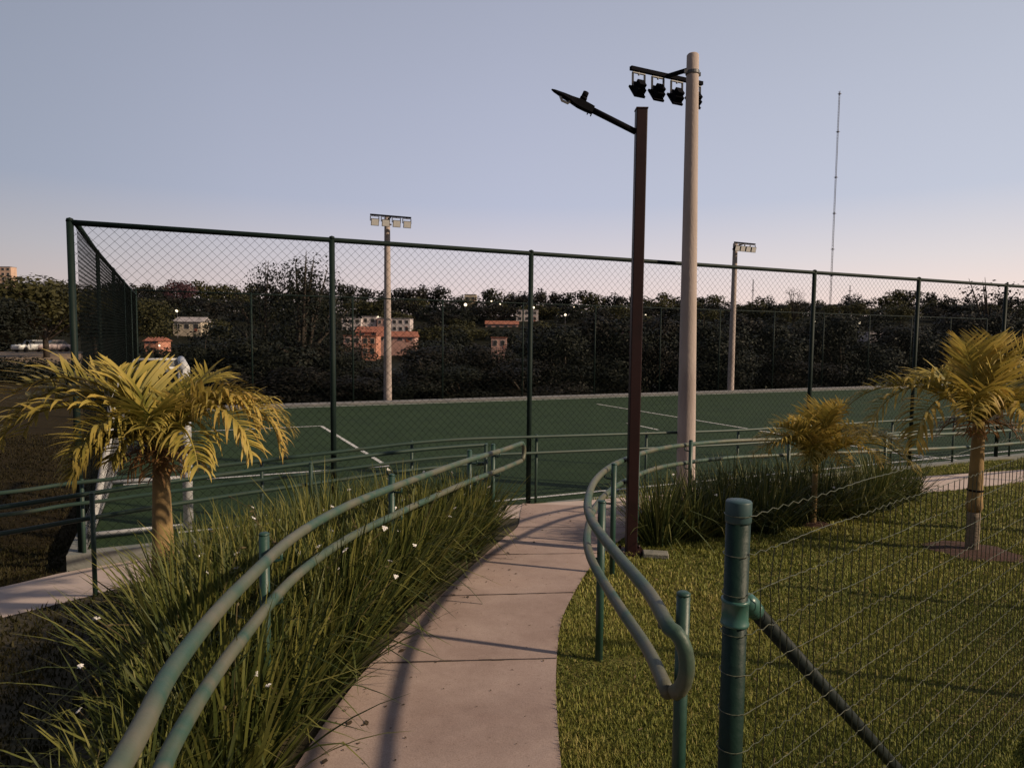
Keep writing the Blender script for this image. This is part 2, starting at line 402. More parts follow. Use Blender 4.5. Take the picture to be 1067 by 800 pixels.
# red paved corner
rp = [(2.27, 2.55), (2.38, 2.9), (2.5, 3.02), (2.9, 3.3), (3.6, 3.4), (3.6, 1.6), (2.2, 1.6)]
b = MB(); b.add([(x, y, G(x, y) + .05) for x, y in rp] + [(x, y, G(x, y) - .1) for x, y in rp], [tuple(range(len(rp)))[::-1]] + [(i, (i + 1) % 7, (i + 1) % 7 + 7, i + 7) for i in range(7)])
b.build('red_pavement', m_red)['kind'] = 'structure'

# ------------------------------------------------------------------ court
LEN, DEP = 44.0, 14.9
def cp(u, v, z=0.0):
    p = A0 + FU * u + FV * v; return Vector((p.x, p.y, z))
SL = SD.dot(FU) / SD.dot(FV)
b = MB()
NU, NV = 44, 15
vs = [cp(.05 + SL * v + (LEN) * i / NU, v, 0) for v in [DEP * j / NV + .05 for j in range(NV + 1)] for i in range(NU + 1)]
b.add(vs, [(j * (NU + 1) + i, j * (NU + 1) + i + 1, (j + 1) * (NU + 1) + i + 1, (j + 1) * (NU + 1) + i) for j in range(NV) for i in range(NU)])
b.build('turf', m_turf)['kind'] = 'structure'
def ground_line(b, p, q, w, z):
    p, q = Vector(p), Vector(q); t = (q - p).normalized(); s = Vector((-t.y, t.x, 0)) * w / 2
    b.add([(v.x, v.y, z) for v in (p - s, q - s, q + s, p + s)], [(0, 1, 2, 3)])
b = MB()
def gl(x0, y0, x1, y1, w=.08, z=.005): ground_line(b, (x0, y0, 0), (x1, y1, 0), w, z)
gl(-2.205, 11.694, -4.867, 16.837); p0 = Vector((-2.205, 11.694)); p1 = Vector((-4.867, 16.837))
gl(p0.x, p0.y, p0.x - FU.x * 4.1, p0.y - FU.y * 4.1, z=.009); gl(p1.x, p1.y, p1.x - FU.x * 4.1, p1.y - FU.y * 4.1, z=.009)
q0, q1 = cp(-.65, 13.95), cp(36, 13.95); gl(q0.x, q0.y, q1.x, q1.y, .09, .006)
gl(3.0, 23.2, 6.3, 16.9, .08, .010); gl(6.3, 16.9, 8.3, 13.0, .08, .010)
gl(3.16, 18.05, 3.75, 16.78, .08, .007)
q0, q1 = cp(.9, .42), cp(34, .3); gl(q0.x, q0.y, q1.x, q1.y, .07, .008)
gl(8.13, 13.57, 8.9, 12.75, .07, .011); gl(8.9, 15.6, 13.5, 17.3, .08, .007)
b.build('pitch_line', m_line)['kind'] = 'structure'
# gravel margin and low kerbs
b = MB(); a0, a1 = cp(SL * 15 - .1, 14.55), cp(LEN, 14.55)
b.box((a0 + a1) / 2 + Vector((0, 0, -.035)), ((a1 - a0).length, .6, .19), (FU.to_3d(), FV.to_3d(), Vector((0, 0, 1))))
b.build('gravel_margin', m_gravel)['kind'] = 'structure'
b = MB(); a0, a1 = cp(-.12, -.03), cp(LEN, -.03)
b.box((a0 + a1) / 2 + Vector((0, 0, -.115)), ((a1 - a0).length, .16, .27), (FU.to_3d(), FV.to_3d(), Vector((0, 0, 1))))
b.bar(cp(-.05, .05, -.115), Vector((SIDE_END.x, SIDE_END.y, -.115)), .16, .262)
b.build('court_kerb', m_kerb)['kind'] = 'structure'

# ------------------------------------------------------------------ chain-link fences
def wires(a, b, z0, z1, cell, rad, hcell=None):
    """diamond mesh between two points: two families of straight wires"""
    a, b = Vector((a.x, a.y, 0)), Vector((b.x, b.y, 0)); L = (b - a).length; t = (b - a) / L; nrm = Vector((-t.y, t.x, 0))
    H = z1 - z0; run = H * cell / (hcell or cell)
    V = []; 
    for fam in (1, -1):
        k = -int(run / cell) - 1
        while k * cell < L + run:
            s0 = k * cell; s1 = s0 + run * fam; e0, e1 = z0, z1
            k += 1
            # clip to 0..L
            pts = [(s0, e0), (s1, e1)]
            lo, hi = 0.0, 1.0; ds = s1 - s0
            for bound, sign in ((0, 1), (L, -1)):
                f0, f1 = sign * (s0 - bound), sign * (s1 - bound)
                if f0 < 0 and f1 < 0: lo = 2
                elif f0 < 0: lo = max(lo, f0 / (f0 - f1))
                elif f1 < 0: hi = min(hi, f0 / (f0 - f1))
            if hi - lo < .01: continue
            P = a + t * (s0 + ds * lo) + Vector((0, 0, z0 + H * lo)); Q = a + t * (s0 + ds * hi) + Vector((0, 0, z0 + H * hi))
            d = (Q - P).normalized(); n2 = d.cross(nrm); off = nrm * (.0012 * fam)
            for c in (P, Q):
                for an in (0, 2.094, 4.189): V.append(c + off + (nrm * math.cos(an) + n2 * math.sin(an)) * rad)
    n = len(V) // 6
    base = np.arange(n)[:, None, None] * 6
    F = (base + np.array([[0, 1, 4, 3], [1, 2, 5, 4], [2, 0, 3, 5]])[None]).reshape(-1, 4)
    return np.array(V), F
def chain_fence(name, label, posts, z0, z1, cell, wr, pr, rr, midrail=None, skip=False):
    root = empty(name, (posts[0].x, posts[0].y, z0), label, 'fence')
    off = Vector((posts[0].x, posts[0].y, z0))
    V, F = wires(posts[0], posts[-1], z0 + .03, z1, cell, wr)
    npmesh('mesh_panel', V - np.array(off), F, np.full(len(V), .5), m_wire, root)
    b = MB(); b.tube([Vector((p.x, p.y, z1)) - off for p in posts], rr, 8); b.build('top_rail', m_fpost, root, True)
    if midrail:
        b = MB(); b.tube([Vector((p.x, p.y, midrail)) - off for p in posts], .006, 5); b.build('tension_wire', m_wire, root)
    for i, p in enumerate(posts):
        if i == 0 and skip: continue
        b = MB(); q = Vector((p.x, p.y, 0)) - Vector((off.x, off.y, 0))
        b.tube([q + Vector((0, 0, -.25)), q + Vector((0, 0, z1 - z0 + .01))], pr, 10); b.lathe([(pr * 1.12, 0), (pr * .9, .03), (0.004, .04)], 10, q + Vector((0, 0, z1 - z0 + .01)))
        b.build('post', m_fpost, root, True)
    return root
HF = 3.45
nrmF = Vector((FV.x, FV.y))
fposts = [A0 + FD * n for n in range(0, 11)]
chain_fence('court_fence', 'tall green chain-link fence along the near side of the sports court', fposts, .02, HF, .098, .0017, .034, .030)
sposts = [A0.lerp(SIDE_END, t) + FU * (.05 if t == 0 else 0) + SD * (.08 if t == 0 else 0) for t in (0, .2, .4, .6, .8, 1)]
chain_fence('court_fence', 'dark chain-link side fence at the left end of the court, seen nearly edge on', sposts, .02, HF, .098, .0027, .026, .028, None, True)
fdir = Vector((.913, .42)).normalized()
bposts = [SIDE_END + SD * .12 + fdir * (3.2 * n) for n in range(0, 14)]
chain_fence('court_fence', 'chain-link fence along the far side of the court in front of dark trees', bposts, .02, HF + .15, .2, .0025, .03, .022)

# ------------------------------------------------------------------ handrails
def rail_line(pts, step=.05): return catmull([(x, y, 0) for x, y in pts], step)
def lift(P, h): return [Vector((p.x, p.y, G(p.x, p.y) + h)) for p in P]
def uturn(p, q, t, n=9, f=1.0):
    """half loop from p to q bulging along t"""
    c = (p + q) / 2; h = (p - q) / 2; r = h.length; t = t.normalized()
    return [c + h * math.cos(a) + t * r * f * math.sin(a) for a in [PI * k / n for k in range(1, n)]]
def railing(label, pts, posts, side, m1, m2, start_loop=False, bulge=None, end_loop=False, group=None, rad=.026, hs=(.92, .71), ptop=.98, prad=.024, brackets=True):
    P = rail_line(pts); top, low = lift(P, hs[0]), lift(P, hs[1])
    # keep the rails smooth where the ground has small kinks
    for L in (top, low):
        z = [p.z for p in L]
        for i in range(len(L)):
            w = z[max(0, i - 12):i + 13]; L[i].z = sum(w) / len(w)
    o3 = Vector((P[0].x, P[0].y, G(P[0].x, P[0].y)))
    root = empty('handrail', o3, label, 'handrail', group)
    a = list(top)
    if end_loop: a += uturn(top[-1], low[-1], top[-1] - top[-2])
    if start_loop: a = list(reversed(uturn(top[0], low[0], bulge or (top[0] - top[1]), 9, .6))) + a
    b = MB(); b.tube([p - o3 for p in a], rad, 14); b.build('top_rail', m1, root, True)
    b = MB(); b.tube([p - o3 for p in low], rad * .96, 14); b.build('lower_rail', m1, root, True)
    for (x, y) in posts:
        k = min(range(len(P)), key=lambda i: (P[i].x - x) ** 2 + (P[i].y - y) ** 2)
        t = (P[min(k + 1, len(P) - 1)] - P[max(k - 1, 0)]).normalized(); s = Vector((t.y, -t.x, 0)) * side
        foot = P[k] + s * (rad + prad + .03); z = G(foot.x, foot.y)
        foot = Vector((foot.x, foot.y, z)) - o3
        ht = top[k].z - (z) + (ptop - hs[0])
        b = MB(); b.tube([foot + Vector((0, 0, -.2)), foot + Vector((0, 0, ht))], prad, 12)
        b.lathe([(prad * 1.06, 0), (prad * 1.06, .006), (prad * .7, .012)], 12, foot + Vector((0, 0, ht)))
        po = b.build('post', m2, root, True)
        if brackets:
            for r in (top, low):
                c = r[k] - o3; fz = Vector((foot.x, foot.y, c.z - rad - .04))
                e = Vector((c.x, c.y, c.z - rad - .04))
                b = MB(); b.tube([fz, fz.lerp(e, .7), e + Vector((0, 0, .008)), e + Vector((0, 0, .045))], .008, 8); b.build('bracket', m2, root, True)
    return root
LRAIL = [(-.42, -.6), (-.6, .3), (-.8, 1.3), (-.93, 1.78), (-1.03, 2.4), (-1.10, 3.3), (-1.02, 4.1), (-.77, 5.05), (-.40, 6.35), (.12, 7.82)]
railing('green and tan double handrail along the left path edge, looped at its far end', LRAIL,
        [(-.5, .0), (-1.08, 3.08), (-.82, 4.85), (-.33, 6.55), (-.12, 7.15)], -1, m_rail, m_railp, end_loop=True)
RRAIL = [(.53, 2.13), (.53, 2.45), (.49, 2.95), (.46, 3.72), (.52, 4.38), (.69, 5.25), (.98, 6.15), (1.46, 7.15), (1.98, 7.85), (2.85, 8.55), (4.2, 9.12), (5.5, 9.62), (7.4, 10.38), (10, 11.5), (13.5, 12.95)]
railing('faded green double handrail curving round the right path edge, looped at its near end', RRAIL,
        [(.535, 2.29), (.47, 3.9), (.82, 5.68), (1.2, 6.66), (2.1, 8.0), (3.7, 8.92), (5.4, 9.6), (7.2, 10.3), (9, 11.06), (11, 11.9)], 1, m_rail, m_railp, start_loop=True, bulge=Vector((.75, -.65, 0)), hs=(.92, .70))
FRAIL = [(-6.6, 5.6), (-5.0, 6.42), (-4.3, 6.84), (-2.1, 7.82), (.28, 8.86), (2.66, 9.92), (5.0, 10.97), (7.4, 12.04), (12, 14.1), (16, 15.9)]
fp = []
Pf = rail_line(FRAIL, .05)
acc = 0; nxt = .6
for a_, b_ in zip(Pf, Pf[1:]):
    acc += (b_ - a_).length
    if acc > nxt: fp.append((b_.x, b_.y)); nxt += 1.78
railing('dark green double handrail running along the outside of the court fence', FRAIL, fp, -1, m_railfar, m_railfar, rad=.021, prad=.02, hs=(.92, .70), ptop=.93, brackets=False)
NRAIL = [(-6.2, 3.75), (-5.0, 4.72), (-4.2, 5.36), (-3.72, 5.78), (-3.0, 6.3), (-2.0, 6.85), (-.9, 7.4), (-.28, 7.7)]
railing('dark green double handrail on the near side of the lower path, behind the plants', NRAIL,
        [(-5.3, 4.5), (-3.72, 5.78), (-2.1, 6.8), (-.32, 7.68)], 1, m_railfar, m_railfar, rad=.022, prad=.02, hs=(.92, .70), ptop=.93, brackets=False)

# ------------------------------------------------------------------ street lamp
lx, ly = 1.19, 6.4; lz = G(lx, ly)
root = empty('street_lamp', (lx, ly, lz), 'dark brown square-post street lamp with one slanting arm, standing beside the curved handrail', 'street lamp')
HT = 4.47 - lz
b = MB(); b.box((0, 0, HT / 2 - .15), (.105, .105, HT + .3)); o = b.build('post', m_brown, root)
bv = o.modifiers.new('bevel', 'BEVEL'); bv.width = .008; bv.segments = 2
b = MB(); b.box((0, 0, HT + .005), (.112, .112, .014)); b.build('post_cap', m_brown, root)
b = MB(); b.box((0, 0, .012), (.26, .26, .02))
for sx_ in (-1, 1):
    for sy_ in (-1, 1): b.lathe([(.016, 0), (.016, .022), (.01, .03)], 8, (.095 * sx_, .095 * sy_, .022))
b.build('base_plate', m_brown, root)
# arm and head direction: to the left, a little towards the camera
ad = Vector((-1, -.12, .43)).normalized(); astart = Vector((-.05, 0, HT - .20)); sidev = Vector((0, 0, 1)).cross(ad).normalized(); upv = ad.cross(sidev)
b = MB(); b.tube([astart, astart + ad * .52], .028, 12); b.build('arm', m_black, root, True)
h0 = astart + ad * .45
b = MB()
prof = [(0, .032, -.03, .034), (.06, .036, -.034, .036), (.14, .038, -.034, .036), (.19, .038, -.028, .028), (.23, .045, -.018, .02), (.30, .046, -.012, .014), (.40, .03, -.004, .006), (.43, .012, -.001, .003)]
vs = []; fs = []
for (d, hw, lo, hi) in prof:
    c = h0 + ad * d
    vs += [c - sidev * hw + upv * lo, c + sidev * hw + upv * lo, c + sidev * hw * .8 + upv * hi, c - sidev * hw * .8 + upv * hi]
for i in range(len(prof) - 1):
    for k in range(4): fs.append((i * 4 + k, i * 4 + (k + 1) % 4, (i + 1) * 4 + (k + 1) % 4, (i + 1) * 4 + k))
fs += [(3, 2, 1, 0), tuple((len(prof) - 1) * 4 + k for k in range(4))]
b.add(vs, fs); hd = b.build('lamp_head', m_black, root)
b = MB(); c = h0 + ad * .125 + upv * .045; b.tube([c, c + upv * .022], .034, 14); b.tube([c + upv * .022, c + upv * .075], [.03, .028], 14); b.build('photocell', m_black, hd, True)
b = MB(); c = h0 + ad * .28 - upv * .02; b.tube([c + ad * .05, c + ad * .02 - upv * .028, c - ad * .04 - upv * .026, c - ad * .05], .012, 8); b.build('lens', m_lampface, hd, True)
b = MB()
for k in (0, .035): c = h0 + ad * (.0 + k) - upv * .03; b.tube([c, c - upv * .03], .006, 6)
b.build('clamp_bolt', m_black, hd)

# concrete slab in the lawn beside the lamp
b = MB(); b.box((0, 0, 0), (.24, .13, .05), (Vector((1, -.15, 0)).normalized(), Vector((.15, 1, 0)).normalized(), Vector((0, 0, 1))))
o = b.build('concrete_slab', m_slab, None, loc=(1.40, 6.25, G(1.4, 6.25) + .03)); bv = o.modifiers.new('bevel', 'BEVEL'); bv.width = .008
tag(o, 'small pale concrete slab lying in the grass at the foot of the brown street lamp', 'slab')

# ------------------------------------------------------------------ floodlight poles
def flood_pole(loc, label, toward, ht, r0, r1, group, half=.66, top=False):
    """concrete pole; its lamp bar hangs .5 m out on the court side"""
    root = empty('floodlight_pole', loc, label, 'floodlight pole', group)
    w = Vector((toward.x, toward.y, 0)).normalized(); t = Vector((-w.y, w.x, 0))
    b = MB(); k = 14
    b.lathe([(r0 + (r1 - r0) * i / k, -.3 + (ht + .3) * i / k) for i in range(k + 1)] + [(r1 * .8, ht + .02)], 24); b.build('pole', m_pole, root, True)
    b = MB(); rc = r0 + (r1 - r0) * .955
    b.lathe([(rc + .008, ht - .27), (rc + .012, ht - .265), (rc + .012, ht - .225), (rc + .008, ht - .22)], 20)
    b.box(t * (rc + .03) + Vector((0, 0, ht - .245)), (.05, .03, .05)); b.box(-t * (rc + .03) + Vector((0, 0, ht - .245)), (.05, .03, .05))
    b.build('clamp_band', m_steel, root)
    bz = ht - (.05 if top else .10); bc = w * .55 + Vector((0, 0, bz))
    b = MB(); b.bar(w * (rc * .9) + Vector((0, 0, ht - (.12 if top else .17))), bc, .05, .05); b.build('brace', m_black, root)
    b = MB(); b.bar(bc - t * (half + .06), bc + t * (half + .06), .055, .055); bar = b.build('cross_bar', m_black, root)
    for k in [half * q_ for q_ in (-.86, -.29, .29, .86)]:
        lw_ = .27 if top else .19; c = bc + t * k + Vector((0, 0, -.24 if top else -.27)); nrm = (w * (.96 if top else .80) + Vector((0, 0, -.22 if top else -.60))).normalized(); X = t; Y = nrm.cross(X)
        b = MB(); b.box(c + nrm * .05, (lw_, .24, .03), (X, Y, nrm))
        for q in range(7): b.box(c + X * (lw_ * (-.36 + .12 * q)) - nrm * .005, (.009, .19, .09), (X, Y, nrm))
        b.box(c - nrm * .07, (lw_ * .6, .12, .08), (X, Y, nrm))
        lamp = b.build('floodlight', m_black, root)
        b = MB(); b.box(c + nrm * .067, (lw_ - .03, .21, .006), (X, Y, nrm)); b.build('lens', m_lampface, lamp)
        b = MB()
        for sg in (-1, 1):
            b.bar(c + X * ((lw_ / 2 + .012) * sg) + Vector((0, 0, .03)), c + X * ((lw_ / 2 + .012) * sg) + Vector((0, 0, .185 if top else .21)), .014, .03)
        b.bar(c + X * (lw_ / 2 + .018) + Vector((0, 0, .192 if top else .217)), c - X * (lw_ / 2 + .018) + Vector((0, 0, .192 if top else .217)), .03, .014)
        b.tube([c + Vector((0, 0, .19)), c + Vector((0, 0, .25 if not top else .22))], .014, 8)
        b.build('bracket', m_steel, lamp)
    return root
gp = 'floodlight poles round the court'
pb = at(714, 517, 9.78)
fpn = flood_pole((pb.x, pb.y, .0), 'near concrete floodlight pole with dark lamps seen from behind, rising from the shrubs', Vector((FV.x - .05, FV.y)), 6.37, .142, .085, gp, .62); fpn.rotation_euler.y = -.012
p = at(404, 418, 23.9); flood_pole((p.x, p.y, -.1), 'far pale floodlight pole left of the houses with its lamps facing the court', -FV, 6.62, .15, .10, gp, .66, True)
p = at(761, 409, 29.5); flood_pole((p.x, p.y, -.1), 'farthest floodlight pole, right of the near one, with its lamp bar reaching right', Vector((.45, -.9)), 6.62, .15, .10, gp, .55, True)

# ------------------------------------------------------------------ goal
g0 = cp(1.0, .55, .01)
root = empty('football_goal', g0, 'white portable football goal standing at the corner of the turf', 'goal')
gd = SD.to_3d(); gb = -FU.to_3d(); GH, GW = 1.91, 3.0
for k in (0, 1):
    b = MB(); b.tube([gd * (GW * k), gd * (GW * k) + Vector((0, 0, GH))], .055, 14); b.build('post', m_goal, root, True)
    s = gd * (GW * k)
    b = MB(); b.tube([s + Vector((0, 0, GH)), s + gb * .62 + Vector((0, 0, GH))], .022, 10); b.build('top_bar', m_goal, root, True)
    b = MB(); b.tube(catmull([s + gb * .62 + Vector((0, 0, GH)), s + gb * .70 + Vector((0, 0, GH - .12)), s + gb * .74 + Vector((0, 0, GH - .3)), s + gb * .80 + Vector((0, 0, 1.1)), s + gb * .93 + Vector((0, 0, .4)), s + gb * 1.02 + Vector((0, 0, .03))], .08), .04 if k == 0 else .025, 12)
    b.build('stay', m_goal, root, True)
    b = MB(); b.tube([s + Vector((0, 0, .03)), s + gb * 1.02 + Vector((0, 0, .03))], .03, 10); b.build('base_bar', m_goal, root, True)
b = MB(); b.tube([Vector((0, 0, GH)) - gd * .05, gd * (GW + .05) + Vector((0, 0, GH))], .055, 14); b.build('crossbar', m_goal, root, True)
b = MB(); b.tube([gb * 1.02 + Vector((0, 0, .03)), gd * GW + gb * 1.02 + Vector((0, 0, .03))], .03, 10); b.build('base_bar', m_goal, root, True)
b = MB()
for k in range(0, 21):
    s = gd * (GW * k / 20)
    b.tube([s + gb * .02 + Vector((0, 0, GH)), s + gb * .5 + Vector((0, 0, GH - .1)), s + gb * .74 + Vector((0, 0, 1.1)), s + gb * 1.02 + Vector((0, 0, .03))], .0022, 3, False)
for f in np.linspace(0, 1, 15):
    z = GH * (1 - f); dpt = .5 + .52 * f
    b.tube([gb * dpt + Vector((0, 0, max(.03, z - .1))), gd * GW + gb * dpt + Vector((0, 0, max(.03, z - .1)))], .0022, 3, False)
b.build('net', m_net, root)

# ------------------------------------------------------------------ green wire fence in the foreground
w0 = at(770, 521, 1.62); wd_ = Vector((.785, .62, 0)).normalized()
wz = G(w0.x, w0.y); WH = w0.z - wz
root = empty('wire_fence', (w0.x, w0.y, wz), 'green post and welded wire fence with a slanting brace at the right front', 'fence')
b = MB(); b.tube([(0, 0, -.2), (0, 0, WH - .05)], .030, 20); pst = b.build('post', m_gpost, root, True)
b = MB(); b.lathe([(.0312, WH - .055), (.0318, WH - .05), (.0318, WH - .004), (.030, WH - .001), (.004, WH)], 20); b.build('post_cap', m_gcap, pst, True)
zc = at(770, 636, 1.62).z - wz
b = MB(); b.lathe([(.0315, zc - .035), (.035, zc - .034), (.035, zc - .028), (.0325, zc - .026), (.0325, zc + .022), (.035, zc + .024), (.035, zc + .031), (.0315, zc + .032)], 20)
b.box(wd_ * .040 + Vector((0, 0, zc)), (.03, .014, .05), (wd_, Vector((-wd_.y, wd_.x, 0)), Vector((0, 0, 1))))
b.build('clamp', m_clamp, root, True)
s0 = wd_ * .050 + Vector((0, 0, zc + .012)); s1 = wd_ * 1.52 + Vector((0, 0, -.1))
sdv = (s1 - s0).normalized()
b = MB(); b.tube([s0 - sdv * .012, s0 + sdv * .0, s0 + sdv * .028, s0 + sdv * .033, s0 + sdv * .036], [.014, .024, .0265, .0265, .022], 16); b.tube([s0 + sdv * .034, s0 + sdv * .055], .0245, 16); b.build('brace_socket', m_clamp, root, True)
b = MB(); b.tube([s0 + sdv * .05, s1], .021, 16); b.build('brace', m_gpipe, root, True)
np_ = Vector((-wd_.y, wd_.x, 0)); front = -np_ * .0335          # wires pass on the camera side of post and brace
FL = 5.0
for p_ in (3.0, 5.0):
    q = wd_ * p_; zz = G(w0.x + q.x, w0.y + q.y) - wz
    b = MB(); b.tube([q + Vector((0, 0, zz - .2)), q + Vector((0, 0, WH + .03))], .03, 16); b.build('post', m_gpost, root, True)
b = MB(); b2 = MB()
nW = 16
for k in range(nW):
    z = WH - .035 - k * .1
    pts = []
    n = int(FL / .0125)
    for i in range(n + 1):
        s = FL * i / n; q = wd_ * s + front
        zz = .012 * s          # the wires run level while the lawn falls away
        tri = abs(((s / .05) % 1) - .5) * 4 - 1
        pts.append(q + Vector((0, 0, z + zz * 1.0 + .0042 * tri * (.6 + .5 * math.sin(s * 7.3 + k * 2.1)) + .005 * math.sin(s * 2.1 + k) + .002 * math.sin(s * 13 + 3 * k))))
    # wrapped round the post
    wrap = [np_ * (.0335 * math.cos(a)) * -1 + wd_ * (-.0335 * math.sin(a)) + Vector((0, 0, z)) for a in np.linspace(PI, .1, 8)]
    b2.tube(wrap + pts, .0011, 5, False)
b2.build('line_wire', m_glow, root)
n = int(FL / .05)
for i in range(1, n):
    s = i * .05 + random.uniform(-.006, .006); q = wd_ * s + front; zz = G(w0.x + q.x, w0.y + q.y) - wz
    pts = [q + wd_ * random.uniform(-.008, .008) * (1.8 if s < .45 else .55) + Vector((0, 0, WH - .135 + .012 * s + (zz - .012 * s - WH + .165) * j / 13)) for j in range(14)]
    b.tube(pts, .0014, 4, False)
b.build('mesh_wire', m_gwire, root)

# ------------------------------------------------------------------ palms
def frond_geo(b, bs, az, el, L, droop, nl, ll, lw, rnd, start=Vector((0, 0, 0)), hang=1.0, vbase=.5, twist=0.0):
    """arching rib with two rows of strap leaflets; b leaflets, bs rib"""
    h = Vector((math.cos(az), math.sin(az), 0)); side = Vector((-h.y, h.x, 0)); Z = Vector((0, 0, 1))
    n = 24; P = [start.copy()]; T = []
    for i in range(n):
        s = i / n; e = el - droop * s ** 1.25
        d = h * math.cos(e) + Z * math.sin(e) + side * (twist * s); d.normalize()
        T.append(d); P.append(P[-1] + d * (L / n))
    T.append(T[-1])
    bs.tube(P, [.016 * (1 - .85 * i / n) + .001 for i in range(n + 1)], 6, var=[.25 + .4 * i / n for i in range(n + 1)])
    nl = int(nl * 1.12)
    for k in range(nl):
        s = .07 + .93 * (k + rnd.random() * .6) / nl
        f = s * n; i = min(n - 1, int(f)); p = P[i].lerp(P[i + 1], f - i); t = T[i]
        up = side.cross(t) * -1
        if up.dot(Z) < 0 and abs(t.z) < .9: up = -up
        prof = min(1, .35 + (s - .05) * 2.4) * (1 - .62 * max(0, (s - .55) / .45) ** 1.4)
        for sg in (-1, 1):
            if rnd.random() < .06: continue
            l = ll * prof * rnd.uniform(.78, 1.15); w = lw * 1.05 * rnd.uniform(.7, 1.2) * (.6 + .4 * prof)
            d = (t * rnd.uniform(.45, .75) + side * sg * rnd.uniform(.6, .95) + up * rnd.uniform(.25, .8)).normalized()
            m = 6; q = p.copy(); vs = []; vv = []
            kink = rnd.choice((.35, .7, 1.0, 1.4, 2.2)) * hang; col = min(1, max(0, vbase + rnd.uniform(-.16, .16)))
            for j in range(m + 1):
                a = j / m
                wd = w * (math.sin(PI * min(1, a * .85 + .15)) ** .7 if a < 1 else .05)
                wdir = d.cross(up if abs(d.dot(up)) < .95 else side); wdir = (wdir.normalized() + up * .25 * sg).normalized()
                vs += [q - wdir * wd / 2, q + wdir * wd / 2]
                c_ = min(1, max(0, col + .42 * (a - .45) + .12 * (s - .5))); vv += [c_, c_]
                q = q + d * (l / m)
                d = (d + Vector((0, 0, -1)) * (.08 + .45 * a) * kink * .8).normalized()
            b.add(vs, [(2 * j, 2 * j + 1, 2 * j + 3, 2 * j + 2) for j in range(m)], vv)
def palm(loc, label, trunk_h, r0, r1, shaft_h, fronds, seed, base_h=.3, tie=False, dry=0, lean=(0, 0), hang=1.0):
    rnd = random.Random(seed)
    root = empty('palm_tree', loc, label, 'palm tree', 'young yellow palms')
    n = 24; pts = []; rad = []
    for i in range(n + 1):
        a = i / n; pts.append(Vector((lean[0] * a, lean[1] * a, -.15 + (trunk_h + .15) * a)))
        fb = base_h / trunk_h; rr = r0 * .86 if a <= fb else r0 * 1.06 + (r1 - r0 * 1.06) * ((a - fb) / (1 - fb)) ** .8
        rad.append(rr * (1 + ((.07 if i % 2 else -.03) if a <= fb + .02 else .012 * (-1) ** i)) * (1 + .3 * max(0, .1 - a) / .1))
    nb = max(2, int(n * base_h / trunk_h))
    b = MB(); b.tube(pts[:nb + 1], rad[:nb + 1], 16); b.build('trunk_base', m_trunkb, root, True)
    b = MB(); b.tube(pts[nb:], rad[nb:], 16, var=.5); tr = b.build('trunk', m_trunk, root, True)
    top = pts[-1]
    b = MB(); b.tube([top, top + Vector((0, 0, shaft_h * .3)), top + Vector((0, 0, shaft_h * .7)), top + Vector((0, 0, shaft_h))], [r1, r1 * 1.05, r1 * .75, r1 * .35], 14); b.build('crownshaft', m_shaft, root, True)
    if tie:
        b = MB(); zt = trunk_h * .52
        b.lathe([((r0 + r1) / 2 + .008, zt), ((r0 + r1) / 2 + .012, zt + .006), ((r0 + r1) / 2 + .012, zt + .016), ((r0 + r1) / 2 + .008, zt + .02)], 16, (lean[0] * .5, lean[1] * .5, 0)); b.build('tie_band', m_black, root)
    st = top + Vector((0, 0, shaft_h * .6))
    for (azd, eld, L, dr, nl, ll, lw, vb, tw, *hg) in fronds:
        b = MB(); bs = MB()
        o_ = st + Vector((math.cos(math.radians(azd)), math.sin(math.radians(azd)), 0)) * r1 * .6
        frond_geo(b, b, math.radians(azd), math.radians(eld), L, math.radians(dr), nl, ll, lw, rnd, o_, hg[0] if hg else hang, vb, tw)
        b.build('frond', m_frond, root)
    for k in range(dry):
        a = 2 * PI * k / dry + rnd.random()
        b = MB(); frond_geo(b, b, a, math.radians(20), rnd.uniform(.28, .45), math.radians(100), 16, .26, .016, rnd, top + Vector((0, 0, shaft_h * .5)), 1.6, .5)
        b.build('dead_frond', m_dry, root)
    return root
# left palm: one long frond to the left, one to the right, short ones towards the camera
lp = at(171, 610, 5.15)
palm((lp.x, lp.y, G(lp.x, lp.y)), 'yellow palm at the left, rising from strappy plants with fronds drooping both ways', 1.15, .084, .06, .26,
     [(184, 62, 1.6, 150, 36, .36, .038, .56, -.05, 1.0), (170, 58, 1.45, 130, 36, .38, .036, .5, .1, .7), (203, 56, 1.35, 135, 36, .34, .034, .5, .0), (192, 74, 1.3, 120, 34, .40, .036, .46, .0, .25),
      (2, 68, 1.3, 165, 66, .34, .022, .68, .0, 1.8), (-22, 64, 1.2, 150, 60, .34, .022, .62, .0, 1.8), (24, 62, 1.2, 135, 54, .32, .022, .5, 0, 1.4), (-6, 78, 1.05, 150, 56, .36, .022, .6, .1, 1.6),
      (-100, 48, .55, 115, 40, .30, .022, .36, 0, 1.4), (-70, 66, .75, 105, 46, .34, .022, .34, 0, 1.0), (110, 66, 1.0, 105, 40, .34, .024, .45, 0), (250, 55, .8, 120, 46, .36, .024, .42, 0, 1.5), (70, 76, .9, 90, 44, .36, .022, .4, 0, .5), (-45, 52, .95, 130, 52, .36, .022, .46, 0, 1.6), (-120, 45, .75, 130, 46, .36, .024, .42, 0, 1.6), (150, 78, .9, 80, 36, .4, .03, .42, 0, .2)], 3, base_h=.42, dry=11)
rpp = at(1012, 577, 6.6)
